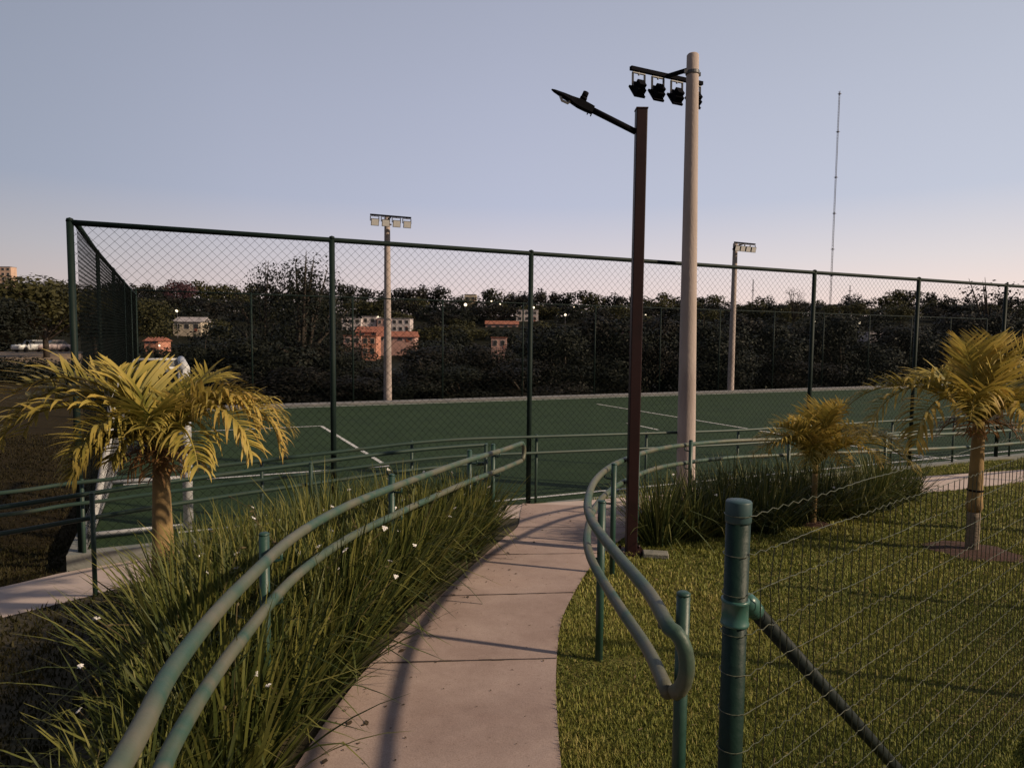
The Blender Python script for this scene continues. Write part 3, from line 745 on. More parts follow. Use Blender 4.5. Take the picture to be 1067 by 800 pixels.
palm((rpp.x, rpp.y, G(rpp.x, rpp.y)), 'tallest yellow palm, standing in a patch of bare red soil on the lawn', 1.20, .070, .055, .22,
     [(180, 56, 1.35, 140, 42, .38, .026, .58, 0, 1.3), (204, 50, 1.25, 150, 44, .38, .028, .66, 0, 1.3), (158, 48, 1.35, 105, 40, .34, .024, .42, 0, .8),
      (-5, 48, 1.25, 120, 42, .36, .024, .5, 0, 1.2), (22, 54, 1.2, 115, 38, .34, .024, .42, 0, 1), (-40, 50, 1.05, 130, 44, .36, .026, .6, 0, 1.4),
      (-95, 56, .9, 130, 48, .38, .026, .66, 0, 1.5), (-130, 58, 1.0, 125, 44, .38, .026, .62, 0, 1.2), (-100, 88, .85, 25, 34, .46, .022, .6, 0, .08), (-150, 80, .85, 30, 32, .46, .022, .56, 0, .1), (-40, 80, .85, 35, 32, .46, .022, .56, 0, .1), (60, 84, .85, 30, 30, .46, .022, .5, 0, .1), (100, 60, 1.1, 100, 36, .36, .024, .45, 0)], 5, base_h=.54, tie=True, dry=5)
sp = at(847, 548, 7.75)
palm((sp.x, sp.y, G(sp.x, sp.y)), 'smallest yellow palm, thin stemmed, in front of the right-hand plant bed', .62, .034, .03, .2,
     [(180, 55, .85, 110, 30, .28, .018, .62, 0), (150, 62, .8, 100, 30, .28, .018, .55, 0), (5, 50, 1.3, 105, 50, .32, .02, .5, 0), (-25, 50, 1.2, 120, 46, .32, .02, .55, 0), (25, 55, 1.2, 105, 44, .3, .02, .5, 0), (-95, 84, .85, 60, 40, .36, .02, .6, 0), (-170, 78, .75, 90, 40, .34, .02, .6, 0, .4), (-60, 84, .8, 40, 44, .38, .02, .62, 0, .2), (60, 80, .8, 50, 40, .38, .02, .58, 0, .3),
      (-90, 62, .75, 120, 44, .32, .02, .64, 0), (-60, 60, .95, 120, 44, .32, .02, .6, 0), (-120, 58, .85, 120, 44, .32, .02, .6, 0), (200, 62, .85, 115, 40, .32, .02, .58, 0), (-140, 72, .7, 90, 30, .3, .018, .6, 0), (100, 75, .65, 60, 28, .3, .018, .6, 0), (-50, 80, .6, 60, 28, .3, .018, .6, 0)], 9, base_h=.15, dry=0, hang=1.2)
p = at(1098, 565, 7.4)
palm((p.x, p.y, G(p.x, p.y)), 'yellow palm at the right edge of the view, only its brownish fronds showing', 1.35, .08, .065, .25,
     [(180, 50, 1.3, 125, 40, .34, .026, .62, 0), (200, 40, 1.2, 110, 40, .34, .026, .75, 0), (225, 55, 1.1, 120, 36, .34, .026, .6, 0), (150, 60, 1.1, 110, 36, .34, .026, .55, 0), (90, 60, 1.1, 110, 30, .34, .026, .5, 0), (0, 55, 1.2, 120, 30, .34, .026, .5, 0), (-60, 60, 1.1, 110, 34, .34, .026, .5, 0), (-100, 75, .9, 80, 34, .34, .026, .55, 0)], 13, base_h=.5, dry=0)
# bare soil round two palms
def soil_patch(c, rx, ry, label, seed):
    rnd = random.Random(seed); n = 28; b = MB(); vs = [(c.x, c.y, G(c.x, c.y) + .035)]
    for ring, f in ((0, .55), (1, 1)):
        for k in range(n):
            a = 2 * PI * k / n; r = f * rnd.uniform(.85, 1.12); x, y = c.x + rx * r * math.cos(a), c.y + ry * r * math.sin(a)
            vs.append((x, y, G(x, y) + (.03 + rnd.uniform(-.008, .012) if ring == 0 else .008)))
    fs = [(0, 1 + k, 1 + (k + 1) % n) for k in range(n)] + [(1 + k, 1 + n + k, 1 + n + (k + 1) % n, 1 + (k + 1) % n) for k in range(n)]
    b.add(vs, fs); b.build('bare_soil', m_dirt, None, True)['kind'] = 'structure'
soil_patch(rpp, .42, .42, '', 1); soil_patch(sp, .2, .2, '', 2)

# ------------------------------------------------------------------ strappy plants
def clump(seed, nb, hmin, hmax, lean, mt, flowers, stalks, wid=.0155):
    rnd = random.Random(seed); r = np.random.default_rng(seed)
    root = empty('strappy_plant', (0, 0, 0))
    seg = 7; V = []; F = []; var = []
    for i in range(nb):
        a = rnd.uniform(0, 2 * PI); rr = .13 * math.sqrt(rnd.random()); L = rnd.uniform(hmin, hmax)
        out = Vector((math.cos(a), math.sin(a), 0)); q = Vector((rr * math.cos(a), rr * math.sin(a), -.02))
        el = PI / 2 - rnd.random() ** 1.3 * lean; bend = rnd.uniform(.1, .9) * (1.6 if rnd.random() < .15 else .8)
        az = a + rnd.uniform(-.7, .7); h = Vector((math.cos(az), math.sin(az), 0)); s = Vector((-h.y, h.x, 0)); tw = rnd.uniform(-.9, .9)
        w = wid * rnd.uniform(.7, 1.25); c0 = rnd.random() ** 1.1 * .75; o = len(V)
        kink = rnd.randint(3, 6) if rnd.random() < .2 else 99
        for j in range(seg + 1):
            t = j / seg; e = el - bend * t * t - (1.2 if j >= kink else 0)
            wd = w * (1 - t ** 3) * .5 + .0006; sd = (s * math.cos(tw) + h * math.sin(tw))
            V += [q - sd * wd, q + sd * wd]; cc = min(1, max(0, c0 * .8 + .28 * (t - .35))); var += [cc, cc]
            q = q + (h * math.cos(e) + Vector((0, 0, 1)) * math.sin(e)) * (L / seg)
        F += [(o + 2 * j, o + 2 * j + 1, o + 2 * j + 3, o + 2 * j + 2) for j in range(seg)]
    npmesh('leaves', np.array(V), np.array(F), np.array(var), mt, root)
    for k in range(flowers + stalks):
        a = rnd.uniform(0, 2 * PI); L = rnd.uniform(hmax * .7, hmax * 1.05); e = PI / 2 - rnd.uniform(.1, lean * .95); h = Vector((math.cos(a), math.sin(a), 0))
        P = [h * (L * t * math.cos(e)) * (1 + .3 * t) + Vector((0, 0, L * t * math.sin(e) - .14 * t * t)) for t in np.linspace(0, 1, 7)]
        b = MB(); b.tube(P, .0022, 4); 
        if k >= flowers:
            b.tube([P[-1], P[-1] + h * .012, P[-1] + h * .03], [.003, .007, .002], 6)
        st = b.build('stalk', m_stalk, root)
        if k < flowers:
            b = MB(); c = P[-1]; nrm = (Vector((0, 0, 1)) + Vector((rnd.uniform(-.9, .9), rnd.uniform(-1.3, .3), 0))).normalized(); X = nrm.orthogonal().normalized(); Y = nrm.cross(X)
            for j in range(6):
                an = j * PI / 3 + rnd.uniform(-.15, .15); d = X * math.cos(an) + Y * math.sin(an); e2 = nrm.cross(d); l = (.021 if j % 2 == 0 else .017) * rnd.uniform(.7, 1.1); wv = .008
                b.add([c, c + d * l * .55 + e2 * wv + nrm * .008, c + d * l + nrm * .002, c + d * l * .55 - e2 * wv + nrm * .008], [(0, 1, 2, 3)])
            b.lathe([(.004, 0), (.005, .004), (.002, .009)], 6, c)
            b.build('flower', m_petal, st)
    return root
def side_of(poly, x, y):
    """x of the poly line at y"""
    for (x0, y0), (x1, y1) in zip(poly, poly[1:]):
        if y0 <= y <= y1: return x0 + (x1 - x0) * (y - y0) / (y1 - y0 + 1e-9)
    return poly[0][0] if y < poly[0][1] else poly[-1][0]
near_y = lambda x: next((y0 + (y1 - y0) * (x - x0) / (x1 - x0) for (x0, y0), (x1, y1) in zip(NEAR, NEAR[1:]) if x0 <= x <= x1), 4)
rnd = random.Random(21)
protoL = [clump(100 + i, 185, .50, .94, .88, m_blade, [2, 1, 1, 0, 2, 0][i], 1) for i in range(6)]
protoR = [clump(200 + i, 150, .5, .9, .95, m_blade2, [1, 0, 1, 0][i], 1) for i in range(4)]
spots = []
y = 1.75
while y < 7.6:
    xe = side_of(PATH_L, 0, y)
    width = min(1.95 - .12 * max(0, y - 4.5), max(.30, .30 + .62 * (y - 2.4)))
    x = xe - .26
    while x > xe - width - .12:
        px_, py_ = x + rnd.uniform(-.09, .09), y + rnd.uniform(-.1, .1)
        if py_ < near_y(px_) - .42 and (px_ - lp.x) ** 2 + (py_ - lp.y) ** 2 > .03: spots.append((px_, py_))
        x -= .28
    y += .29
gl_ = 'white flowered strappy plants in the left bed'
used = set()
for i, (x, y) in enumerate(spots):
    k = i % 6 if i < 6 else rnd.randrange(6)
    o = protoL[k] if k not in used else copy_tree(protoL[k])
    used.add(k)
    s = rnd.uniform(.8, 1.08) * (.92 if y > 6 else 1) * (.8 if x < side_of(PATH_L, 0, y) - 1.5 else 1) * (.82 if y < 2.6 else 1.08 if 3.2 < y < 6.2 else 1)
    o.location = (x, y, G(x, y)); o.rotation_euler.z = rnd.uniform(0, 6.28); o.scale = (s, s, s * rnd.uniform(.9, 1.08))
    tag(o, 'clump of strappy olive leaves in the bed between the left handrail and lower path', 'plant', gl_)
RB = [(1.55, 6.75), (1.95, 6.95), (2.3, 7.15), (1.75, 7.25), (2.15, 7.6), (2.65, 7.45), (3.0, 7.75), (2.55, 8.0), (3.1, 8.25), (3.45, 8.0), (3.6, 8.45), (3.95, 8.2), (4.3, 8.5), (4.1, 8.85), (4.65, 8.75), (4.6, 9.1), (5.0, 9.0), (5.1, 9.3), (5.4, 9.25), (2.0, 7.3), (2.8, 8.2), (3.3, 7.7), (5.75, 9.45), (4.9, 8.7), (2.9, 7.35), (1.5, 7.0), (3.75, 7.95), (4.35, 8.2)]
gl_ = 'dark strappy plants in the right bed'; used = set()
for i, (x, y) in enumerate(RB):
    k = i % 4 if i < 4 else rnd.randrange(4)
    o = protoR[k] if k not in used else copy_tree(protoR[k])
    used.add(k); s = rnd.uniform(.82, 1.05)
    o.location = (x, y, G(x, y)); o.rotation_euler.z = rnd.uniform(0, 6.28); o.scale = (s, s, s)
    tag(o, 'clump of dark strappy leaves in the bed behind the brown lamp post and right handrail', 'plant', gl_)

# ------------------------------------------------------------------ lawn blades
def inside(poly, X, Y):
    ins = np.zeros(len(X), bool); n = len(poly)
    for i in range(n):
        x0, y0 = poly[i]; x1, y1 = poly[(i + 1) % n]
        c = ((y0 > Y) != (y1 > Y)) & (X < (x1 - x0) * (Y - y0) / (y1 - y0 + 1e-12) + x0); ins ^= c
    return ins
path_poly = [(p.x - .0, p.y) for p in pl] + [(p.x, p.y) for p in reversed(pr)]
side_poly = [(p.x, p.y) for p in nl] + [(p.x, p.y) for p in reversed(nr)]
Gv = np.vectorize(G)
def blades(name, regions, hgt, mt, label, cat, keep, seed):
    r = np.random.default_rng(seed); XS = []; YS = []; SS = []
    for (x0, x1, y0, y1, dens, sc) in regions:
        n = int((x1 - x0) * (y1 - y0) * dens); XS.append(r.uniform(x0, x1, n)); YS.append(r.uniform(y0, y1, n)); SS.append(np.full(n, sc))
    X, Y, S = map(np.concatenate, (XS, YS, SS))
    ok = keep(X, Y) & (np.abs(X) < .84 * Y + .6 + 1.8 * (X > 0))
    X, Y, S = X[ok], Y[ok], S[ok]; n = len(X)
    Z = Gv(X, Y); patch = np.array([noise.noise((x * 1.7, y * 1.7, 0)) + .5 * noise.noise((x * 6, y * 6, 5)) for x, y in zip(X, Y)])
    a = r.uniform(0, 2 * PI, n); h = hgt * r.uniform(.55, 1.25, n) * (1 + .5 * patch) * S ** .35; w = .0033 * r.uniform(.7, 1.3, n) * S
    ln = r.uniform(.1, .95, n); dx, dy = np.cos(a) * ln, np.sin(a) * ln; sx_, sy_ = -np.sin(a + .5), np.cos(a + .5)
    base = np.stack([X, Y, Z - .004], 1); side = np.stack([sx_, sy_, 0 * a], 1) * w[:, None]
    m1_ = base + np.stack([dx * .35 * h, dy * .35 * h, .55 * h], 1); m2_ = base + np.stack([dx * h, dy * h, .95 * h], 1)
    V = np.stack([base - side, base + side, m1_ + side * .8, m1_ - side * .8, m2_ + side * .1, m2_ - side * .1], 1).reshape(-1, 3)
    F = (np.arange(n)[:, None, None] * 6 + np.array([[0, 1, 2, 3], [3, 2, 4, 5]])[None]).reshape(-1, 4)
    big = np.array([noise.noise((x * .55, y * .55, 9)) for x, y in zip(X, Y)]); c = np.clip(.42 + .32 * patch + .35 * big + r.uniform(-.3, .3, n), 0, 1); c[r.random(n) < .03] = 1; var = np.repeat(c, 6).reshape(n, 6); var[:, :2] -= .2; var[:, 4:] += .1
    o = npmesh(name, V, F, np.clip(var, 0, 1).ravel(), mt); tag(o, label, cat, None, 'stuff'); return o
b = MB(); rl = random.Random(78)
for i in range(260):
    y = rl.uniform(1.8, 8) ; x = rl.uniform(.5, .8 * y); z = G(x, y) + rl.uniform(.018, .032)
    a = rl.uniform(0, 6.28); l = rl.uniform(.006, .022); w_ = l * rl.uniform(.12, .4); d = Vector((math.cos(a), math.sin(a), rl.uniform(-.3, .3))); e = Vector((-d.y, d.x, rl.uniform(-.4, .4))); q = Vector((x, y, z))
    b.add([q - d * l, q + e * w_, q + d * l, q - e * w_], [(0, 1, 2, 3)])
tag(b.build('leaf_litter', m_straw), 'dry straw coloured bits of leaf fallen over the right-hand lawn', 'litter', None, 'stuff')
court_poly = [tuple(cp(-.2, -.12).xy), tuple(cp(40, -.12).xy), tuple(cp(40, 20).xy), tuple(cp(SL * 20 - .2, 20).xy)]
def keep_r(X, Y):
    k = ~inside(path_poly, X, Y) & ~inside(side_poly, X, Y) & ~inside(court_poly, X, Y) & ~inside(rp, X, Y)
    k &= ((X - rpp.x) ** 2 + (Y - rpp.y) ** 2 > .15) & ((X - sp.x) ** 2 + (Y - sp.y) ** 2 > .035)
    return k
def keep_l(X, Y):
    xe = np.interp(Y, [p[1] for p in PATH_L], [p[0] for p in PATH_L])
    return keep_r(X, Y) & (X < xe - 1.2)
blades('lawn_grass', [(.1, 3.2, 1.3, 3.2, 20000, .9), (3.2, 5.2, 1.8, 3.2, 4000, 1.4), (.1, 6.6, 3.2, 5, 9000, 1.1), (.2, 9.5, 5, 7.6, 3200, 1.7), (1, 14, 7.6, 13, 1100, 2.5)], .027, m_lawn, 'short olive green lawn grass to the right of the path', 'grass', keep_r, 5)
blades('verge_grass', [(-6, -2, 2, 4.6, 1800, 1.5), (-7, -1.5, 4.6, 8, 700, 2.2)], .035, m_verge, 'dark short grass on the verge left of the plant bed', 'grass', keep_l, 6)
# bare field left of the court: sparse tufts
blades('field_grass', [(-9, -4.4, 6.0, 9, 900, 1.8), (-16, -4.6, 9, 17, 380, 2.8)], .035, m_dryfield, 'thin dry grass on the bare field left of the court', 'grass', lambda X, Y: keep_r(X, Y) & (X < -4.5), 8)

# ------------------------------------------------------------------ trees
def crown_mesh(seed, blobs, leaves, size, flat=.8):
    """leaf-sized quads spread through clumps; blobs (x,y,z,r)"""
    r = np.random.default_rng(seed); B = np.array(blobs); w = B[:, 3] ** 2; w = w / w.sum()
    idx = r.choice(len(B), leaves, p=w); C = B[idx]
    d = r.normal(size=(leaves, 3)); d /= np.linalg.norm(d, axis=1)[:, None]
    rad = np.where(r.random(leaves) < .75, r.uniform(.82, 1.06, leaves), r.uniform(.3, .85, leaves)); d2 = d.copy(); d2[:, 2] *= flat
    P = C[:, :3] + d2 * (C[:, 3] * rad)[:, None]
    n = d * 1.1 + np.array([0, 0, .25]) + r.normal(size=(leaves, 3)) * .45; n /= np.linalg.norm(n, axis=1)[:, None]
    t = np.cross(n, r.normal(size=(leaves, 3))); t /= np.linalg.norm(t, axis=1)[:, None]; bt = np.cross(n, t)
    s = (size * r.uniform(.5, 1.3, leaves))[:, None]
    V = np.stack([P - t * s * .5, P + bt * s * .32 + n * s * .06, P + t * s * .6, P - bt * s * .32 - n * s * .05], 1).reshape(-1, 3)
    F = np.arange(leaves * 4).reshape(-1, 4)
    blobc = r.uniform(-.25, .25, len(B))[idx]
    c = np.clip(.5 + blobc + r.uniform(-.25, .25, leaves), 0, 1)
    return V, F, np.repeat(c, 4)
def tree(name, seed, h, w, leaves, size, mt, trunk_h=None, nb=16, low=.15, limb=7, spread=1.0):
    """tapered trunk with limbs (child 'trunk') and leaf crown (child 'crown')"""
    rnd = random.Random(seed); root = empty(name, (0, 0, 0))
    th = trunk_h or h * .35; b = MB(); r0 = h * .022
    b.tube([Vector((0, 0, -.6)), Vector((rnd.uniform(-.1, .1), 0, th * .5)), Vector((rnd.uniform(-.2, .2), rnd.uniform(-.2, .2), th))], [r0 * 1.3, r0, r0 * .75], 8)
    blobs = []
    for k in range(nb):
        a = rnd.uniform(0, 2 * PI); q = math.sqrt(rnd.random()); z = low * h + (1 - low) * h * rnd.uniform(.1, .88)
        env = math.sin(PI * min(.97, max(.12, (z / h - low) / (1 - low) * .75 + .22))) ** .7
        rr = w * .5 * q * env; br = w * rnd.uniform(.13, .28)
        blobs.append((rr * math.cos(a) * spread, rr * math.sin(a) * spread, min(z, h - br * .8), br))
    blobs.append((0, 0, h - w * .16, w * .16))
    for k in range(limb):
        x, y, z, r = blobs[k * len(blobs) // limb % len(blobs)]; s = Vector((0, 0, th * rnd.uniform(.6, 1)))
        e = Vector((x, y, z)); mid = s.lerp(e, .5) + Vector((0, 0, .05 * h))
        b.tube([s, mid, e, e + (e - mid) * .5], [r0 * .6, r0 * .38, r0 * .2, r0 * .06], 6)
    b.build('trunk', m_bark, root, True)
    V, F, c = crown_mesh(seed, blobs, leaves, size); npmesh('crown', V, F, c, mt, root)
    return root
rnd = random.Random(5)
def place(o, p, s=1.0, rz=None, z=None):
    o.location = (p[0], p[1], G(p[0], p[1]) - .1 if z is None else z); o.scale = (s, s, s) if not hasattr(s, '__len__') else s
    o.rotation_euler.z = rnd.uniform(0, 6.28) if rz is None else rz
    return o
def place_px(proto, px, ytop, Y, w, first, label, group=None):
    """a tree whose crown top is seen at px, ytop, standing Y metres ahead"""
    o = proto if first else copy_tree(proto)
    t = at(px, ytop, Y); z = G(t.x, Y) - .2; h = max(1.5, t.z - z)
    o.location = (t.x, Y, z); o.scale = (w / proto['w0'], w / proto['w0'], h / proto['h0']); o.rotation_euler.z = rnd.uniform(0, 6.28)
    tag(o, label, 'tree', group); return o
def mk(name, seed, h, w, *a, **k):
    o = tree(name, seed, h, w, *a, **k); o['h0'] = h; o['w0'] = w; return o
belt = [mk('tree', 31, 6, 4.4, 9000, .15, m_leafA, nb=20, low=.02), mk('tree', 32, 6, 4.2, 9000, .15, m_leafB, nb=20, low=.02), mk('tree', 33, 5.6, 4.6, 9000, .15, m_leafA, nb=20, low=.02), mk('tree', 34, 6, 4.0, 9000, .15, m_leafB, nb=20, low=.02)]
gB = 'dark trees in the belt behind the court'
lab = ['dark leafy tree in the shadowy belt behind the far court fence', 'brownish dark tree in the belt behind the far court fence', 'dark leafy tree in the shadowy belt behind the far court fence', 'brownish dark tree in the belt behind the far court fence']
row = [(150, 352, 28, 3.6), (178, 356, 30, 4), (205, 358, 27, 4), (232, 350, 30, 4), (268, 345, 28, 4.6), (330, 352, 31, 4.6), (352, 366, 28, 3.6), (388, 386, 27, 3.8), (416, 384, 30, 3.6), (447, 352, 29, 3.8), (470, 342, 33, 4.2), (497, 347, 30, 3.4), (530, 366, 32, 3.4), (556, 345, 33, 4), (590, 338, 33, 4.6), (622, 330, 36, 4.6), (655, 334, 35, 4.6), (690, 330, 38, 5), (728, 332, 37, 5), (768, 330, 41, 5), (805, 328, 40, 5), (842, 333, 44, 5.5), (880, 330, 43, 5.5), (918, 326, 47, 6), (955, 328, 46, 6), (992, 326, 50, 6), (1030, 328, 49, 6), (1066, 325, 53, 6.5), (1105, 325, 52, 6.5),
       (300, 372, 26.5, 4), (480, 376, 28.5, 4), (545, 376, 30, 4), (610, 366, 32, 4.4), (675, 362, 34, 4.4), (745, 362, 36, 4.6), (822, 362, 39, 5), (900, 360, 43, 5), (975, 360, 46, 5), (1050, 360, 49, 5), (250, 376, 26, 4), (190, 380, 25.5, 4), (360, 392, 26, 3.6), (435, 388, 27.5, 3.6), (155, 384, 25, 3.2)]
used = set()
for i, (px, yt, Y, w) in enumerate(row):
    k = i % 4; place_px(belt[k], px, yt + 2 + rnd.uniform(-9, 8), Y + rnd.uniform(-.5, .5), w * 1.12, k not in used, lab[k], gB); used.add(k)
# the tall airy tree left of the far pole
big = mk('tree', 41, 9.5, 6, 10000, .13, m_leafA, nb=40, low=.12, limb=16, trunk_h=4.2)
place_px(big, 312, 263, 31, 6.2, True, 'tall airy dark tree with feathery branches against the sky behind the court')
bg2 = mk('tree', 43, 9, 5, 2400, .15, m_leafA, nb=24, low=.3, limb=16, trunk_h=4)
place_px(bg2, 272, 272, 32, 3.6, True, 'slender dark tree leaning out to the left of the tall airy tree')
# left field trees
lft = [mk('tree', 51, 6, 6, 7000, .24, m_leafC, nb=30, low=.36, trunk_h=2.4, limb=10), mk('tree', 52, 6, 6, 6500, .24, m_leafA, nb=30, low=.34, trunk_h=2.2, limb=10)]
place_px(lft[1], -14, 309, 58, 8, True, 'round dark tree at the left edge of the view beyond the bare field', 'trees beyond the bare field')
place_px(lft[0], 46, 289, 66, 11.5, True, 'broad olive tree with a rounded top beyond the bare field, left of the court fence', 'trees beyond the bare field')
place_px(lft[1], 96, 303, 78, 9, False, 'dark tree seen through the edge-on side fence', 'trees beyond the bare field')
place_px(lft[0], 138, 309, 84, 9, False, 'olive tree just right of the side fence, far beyond the goal', 'trees beyond the bare field')
shr = mk('shrub', 61, 1.6, 3, 2600, .13, m_leafA, nb=16, low=.0, limb=4, trunk_h=.5)
for i, (px, yt, Y) in enumerate([(-25, 386, 34), (15, 383, 36), (52, 382, 35), (88, 384, 34), (122, 386, 32), (-60, 384, 36)]):
    place_px(shr, px, yt, Y, 3.4, i == 0, 'low dark shrub in the hedge line across the bare field', 'hedge shrubs across the bare field')
bare = mk('tree', 71, 9, 5, 900, .2, m_leafB, nb=26, low=.4, limb=22, trunk_h=4)
place_px(bare, 1035, 292, 56, 6.5, True, 'thin sparse tree with see-through twigs at the right against the sky')
bare2 = copy_tree(bare); t = at(828, 300, 150); bare2.location = (t.x, 150, t.z - 12); bare2.scale = (1.1, 1.1, 12 / 9)
tag(bare2, 'faint sparse treetop on the skyline right of the near floodlight pole', 'tree')

# ------------------------------------------------------------------ houses on the hill
HOUSES = []
def house(px0, px1, ytop, ybot, Y, depth, wallm_, roof, label, floors=1, wins=3, rz=0, gable=0, name='house', extra=None):
    a, c = at(px0, ytop, Y), at(px1, ytop, Y); bt = at((px0 + px1) / 2, ybot, Y)
    w = c.x - a.x; cx = (a.x + c.x) / 2; ztop = (a.z + c.z) / 2; zb = bt.z; gz = min(G(cx, Y), zb) - 1.0
    HOUSES.append((px0, px1, ybot, Y))
    root = empty(name, (cx, Y, gz), label, 'house' if name == 'house' else 'building', rz=rz)
    H = ztop - gz; rh = gable
    b = MB(); b.box((0, depth / 2, (H - rh) / 2), (w, depth, H - rh)); b.build('wall', wallm_, root)
    b = MB()
    if gable:
        e = .35; z0 = H - rh
        b.add([(-w / 2 - e, -e, z0 - .05), (w / 2 + e, -e, z0 - .05), (w / 2 + e, depth / 2, H), (-w / 2 - e, depth / 2, H), (w / 2 + e, depth + e, z0 - .05), (-w / 2 - e, depth + e, z0 - .05)],
              [(0, 1, 2, 3), (3, 2, 4, 5), (0, 3, 5), (1, 4, 2)])
    else:
        b.box((0, depth / 2, H + .09), (w + .3, depth + .3, .18))
    b.build('roof', roof, root)
    vis = ztop - rh - zb; fh = vis / floors
    for f in range(floors):
        for k in range(wins):
            x = -w / 2 + w * (k + .5) / wins; z = zb - gz + fh * (f + .52); ww, wh = min(1.3, w / wins * .45), min(1.3, fh * .45)
            b = MB(); b.box((x, -.03, z), (ww + .16, .1, wh + .16)); fr = b.build('window', m_wfr, root)
            b = MB(); b.box((x, -.085, z), (ww, .03, wh)); b.build('pane', m_win, fr)
    b = MB(); b.box((w * .32, -.04, zb - gz + min(2.1, vis * .6) / 2), (min(.95, w * .1), .1, min(2.1, vis * .6))); b.build('door', m_tile, root)
    return root
house(356, 376, 331, 346, 236, 8, m_white, m_greyroof, 'pale flat-roofed house at the left end of the terrace of pale houses on the hill', 2, 3)
house(377, 392, 330, 346, 239, 8, m_white, m_greyroof, 'pale flat-roofed house in the terrace, directly above the orange house', 2, 2)
house(393, 404, 332, 346, 238, 8, m_pink, m_greyroof, 'narrow greyish pink house just left of the far floodlight pole', 2, 2)
house(408, 427, 332, 346, 237, 8, m_white, m_greyroof, 'pale house with dark windows just right of the far floodlight pole', 2, 3)
house(371, 396, 340, 352, 190, 8, m_orange, m_tile, 'clay-roofed orange house below the terrace of pale houses', 1, 2, gable=1.6)
house(377, 392, 350, 371, 170, 6, m_orange, m_tile, 'tall narrow orange house with two small windows, left of the far floodlight pole', 2, 2)
house(392, 432, 345, 356, 182, 7, m_pink, m_tile, 'long low house with a dark clay roof behind the far floodlight pole', 1, 4, gable=1.5)
house(358, 376, 350, 359, 184, 6, m_pink, m_tile, 'low pinkish outbuilding left of the narrow orange house', 1, 2)
house(180, 209, 330, 345, 205, 8, m_cream, m_greyroof, 'cream bungalow with a grey gabled roof among the trees at the left', 1, 3, gable=1.5)
house(150, 165, 351, 358, 168, 6, m_orange, m_tile, 'small terracotta house right of the side fence', 1, 2, gable=1.0)
house(538, 561, 323, 335, 285, 9, m_white, m_greyroof, 'pale block house beside a lit lamp near the skyline', 2, 3)
house(506, 540, 334, 344, 262, 8, m_pink, m_tile, 'pinkish low house left of the pale block house near the skyline', 1, 4, gable=1.4)
house(484, 496, 307, 315, 325, 8, m_cream, m_greyroof, 'small cream house on the ridge beside the brightest lamp', 1, 2)
house(512, 528, 352, 363, 160, 6, m_pink, m_tile, 'small pink house half hidden in the dark trees below the ridge', 1, 2)
house(652, 664, 338, 352, 170, 6, m_pink, m_greyroof, 'narrow pinkish house beside the brown lamp post, deep in the trees', 2, 1)
house(905, 925, 346, 354, 190, 6, m_white, m_greyroof, 'dim pale house in the trees below the right-hand ridge', 1, 3)
house(-16, 11, 278, 318, 330, 4, m_tower, m_greyroof, 'peach apartment tower above the trees at the far left', 8, 5, name='apartment_tower')

# hillside wood: individually placed trees, several shapes
hillp = [mk('tree', 81 + i, 7, 8, 1100, .62, [m_leafA, m_leafC, m_leafB, m_leafA, m_leafC][i], nb=14, low=.05, limb=4, trunk_h=2) for i in range(5)]
used = set(); cnt = 0
sky_y = [(-100, 300), (0, 300), (170, 303), (215, 303), (300, 306), (420, 305), (490, 312), (560, 309), (620, 312), (700, 316), (790, 318), (860, 320), (930, 312), (1000, 316), (1160, 318)]
def skyline(px): return float(np.interp(px, [a for a, _ in sky_y], [b for _, b in sky_y]))
def put_hill(px, Y, h, w, ztop=None):
    global cnt
    X = (px - 533.5) / FPX * Y * 1.0; gz = G(X, Y)
    top = gz + h; ypx = 351 + (px - 533) * .0105 - (top - CZ) / Y * FPX
    for (a, c, yb, hy) in HOUSES:
        half = w * .36 / Y * FPX
        if Y < hy + 6 and px + half > a and px - half < c and ypx < yb - 3 and hy < 300:
            h2 = CZ + (351 + (px - 533) * .0105 - (yb - 2)) / FPX * Y - gz
            if h2 < 2.2: return False
            h = min(h, h2); w = min(w, max(6, h * 1.8))
    k = rnd.randrange(5); o = hillp[k] if k not in used else copy_tree(hillp[k]); used.add(k)
    o.location = (X, Y, gz - .5); o.scale = (w / 8, w / 8, (h + .5) / 7); o.rotation_euler.z = rnd.uniform(0, 6.28)
    tag(o, 'rounded dark tree in the wood that covers the hill behind the court', 'tree', 'trees on the wooded hill'); cnt += 1; return True
px = -60
while px < 1130:                                    # the ridge against the sky
    Y = rnd.uniform(315, 345); t = at(px, skyline(px) - 7 + rnd.uniform(-5, 5), Y); X = (px - 533.5) / FPX * Y
    put_hill(px, Y, max(5, t.z - G(X, Y)), rnd.uniform(11, 18)); px += rnd.uniform(11, 20)
px = -50
while px < 1130:
    Y = rnd.uniform(265, 300); t = at(px, skyline(px) + rnd.uniform(2, 11), Y); X = (px - 533.5) / FPX * Y
    put_hill(px, Y, max(4.5, t.z - G(X, Y)), rnd.uniform(11, 17)); px += rnd.uniform(16, 26)
n = 0
while cnt < 285 and n < 3000:
    n += 1; Y = 140 + 180 * rnd.random() ** .6; put_hill(rnd.uniform(-60, 1130), Y, rnd.uniform(4.5, 8), rnd.uniform(10, 15))
# pink blossoming tree on the skyline
pk = mk('blossom_tree', 95, 7, 8, 1500, .5, m_leafP, nb=14, low=.35, limb=5, trunk_h=2.5)
place_px(pk, 188, 292, 300, 14, True, 'pink blossoming tree on the skyline above the cream bungalow')

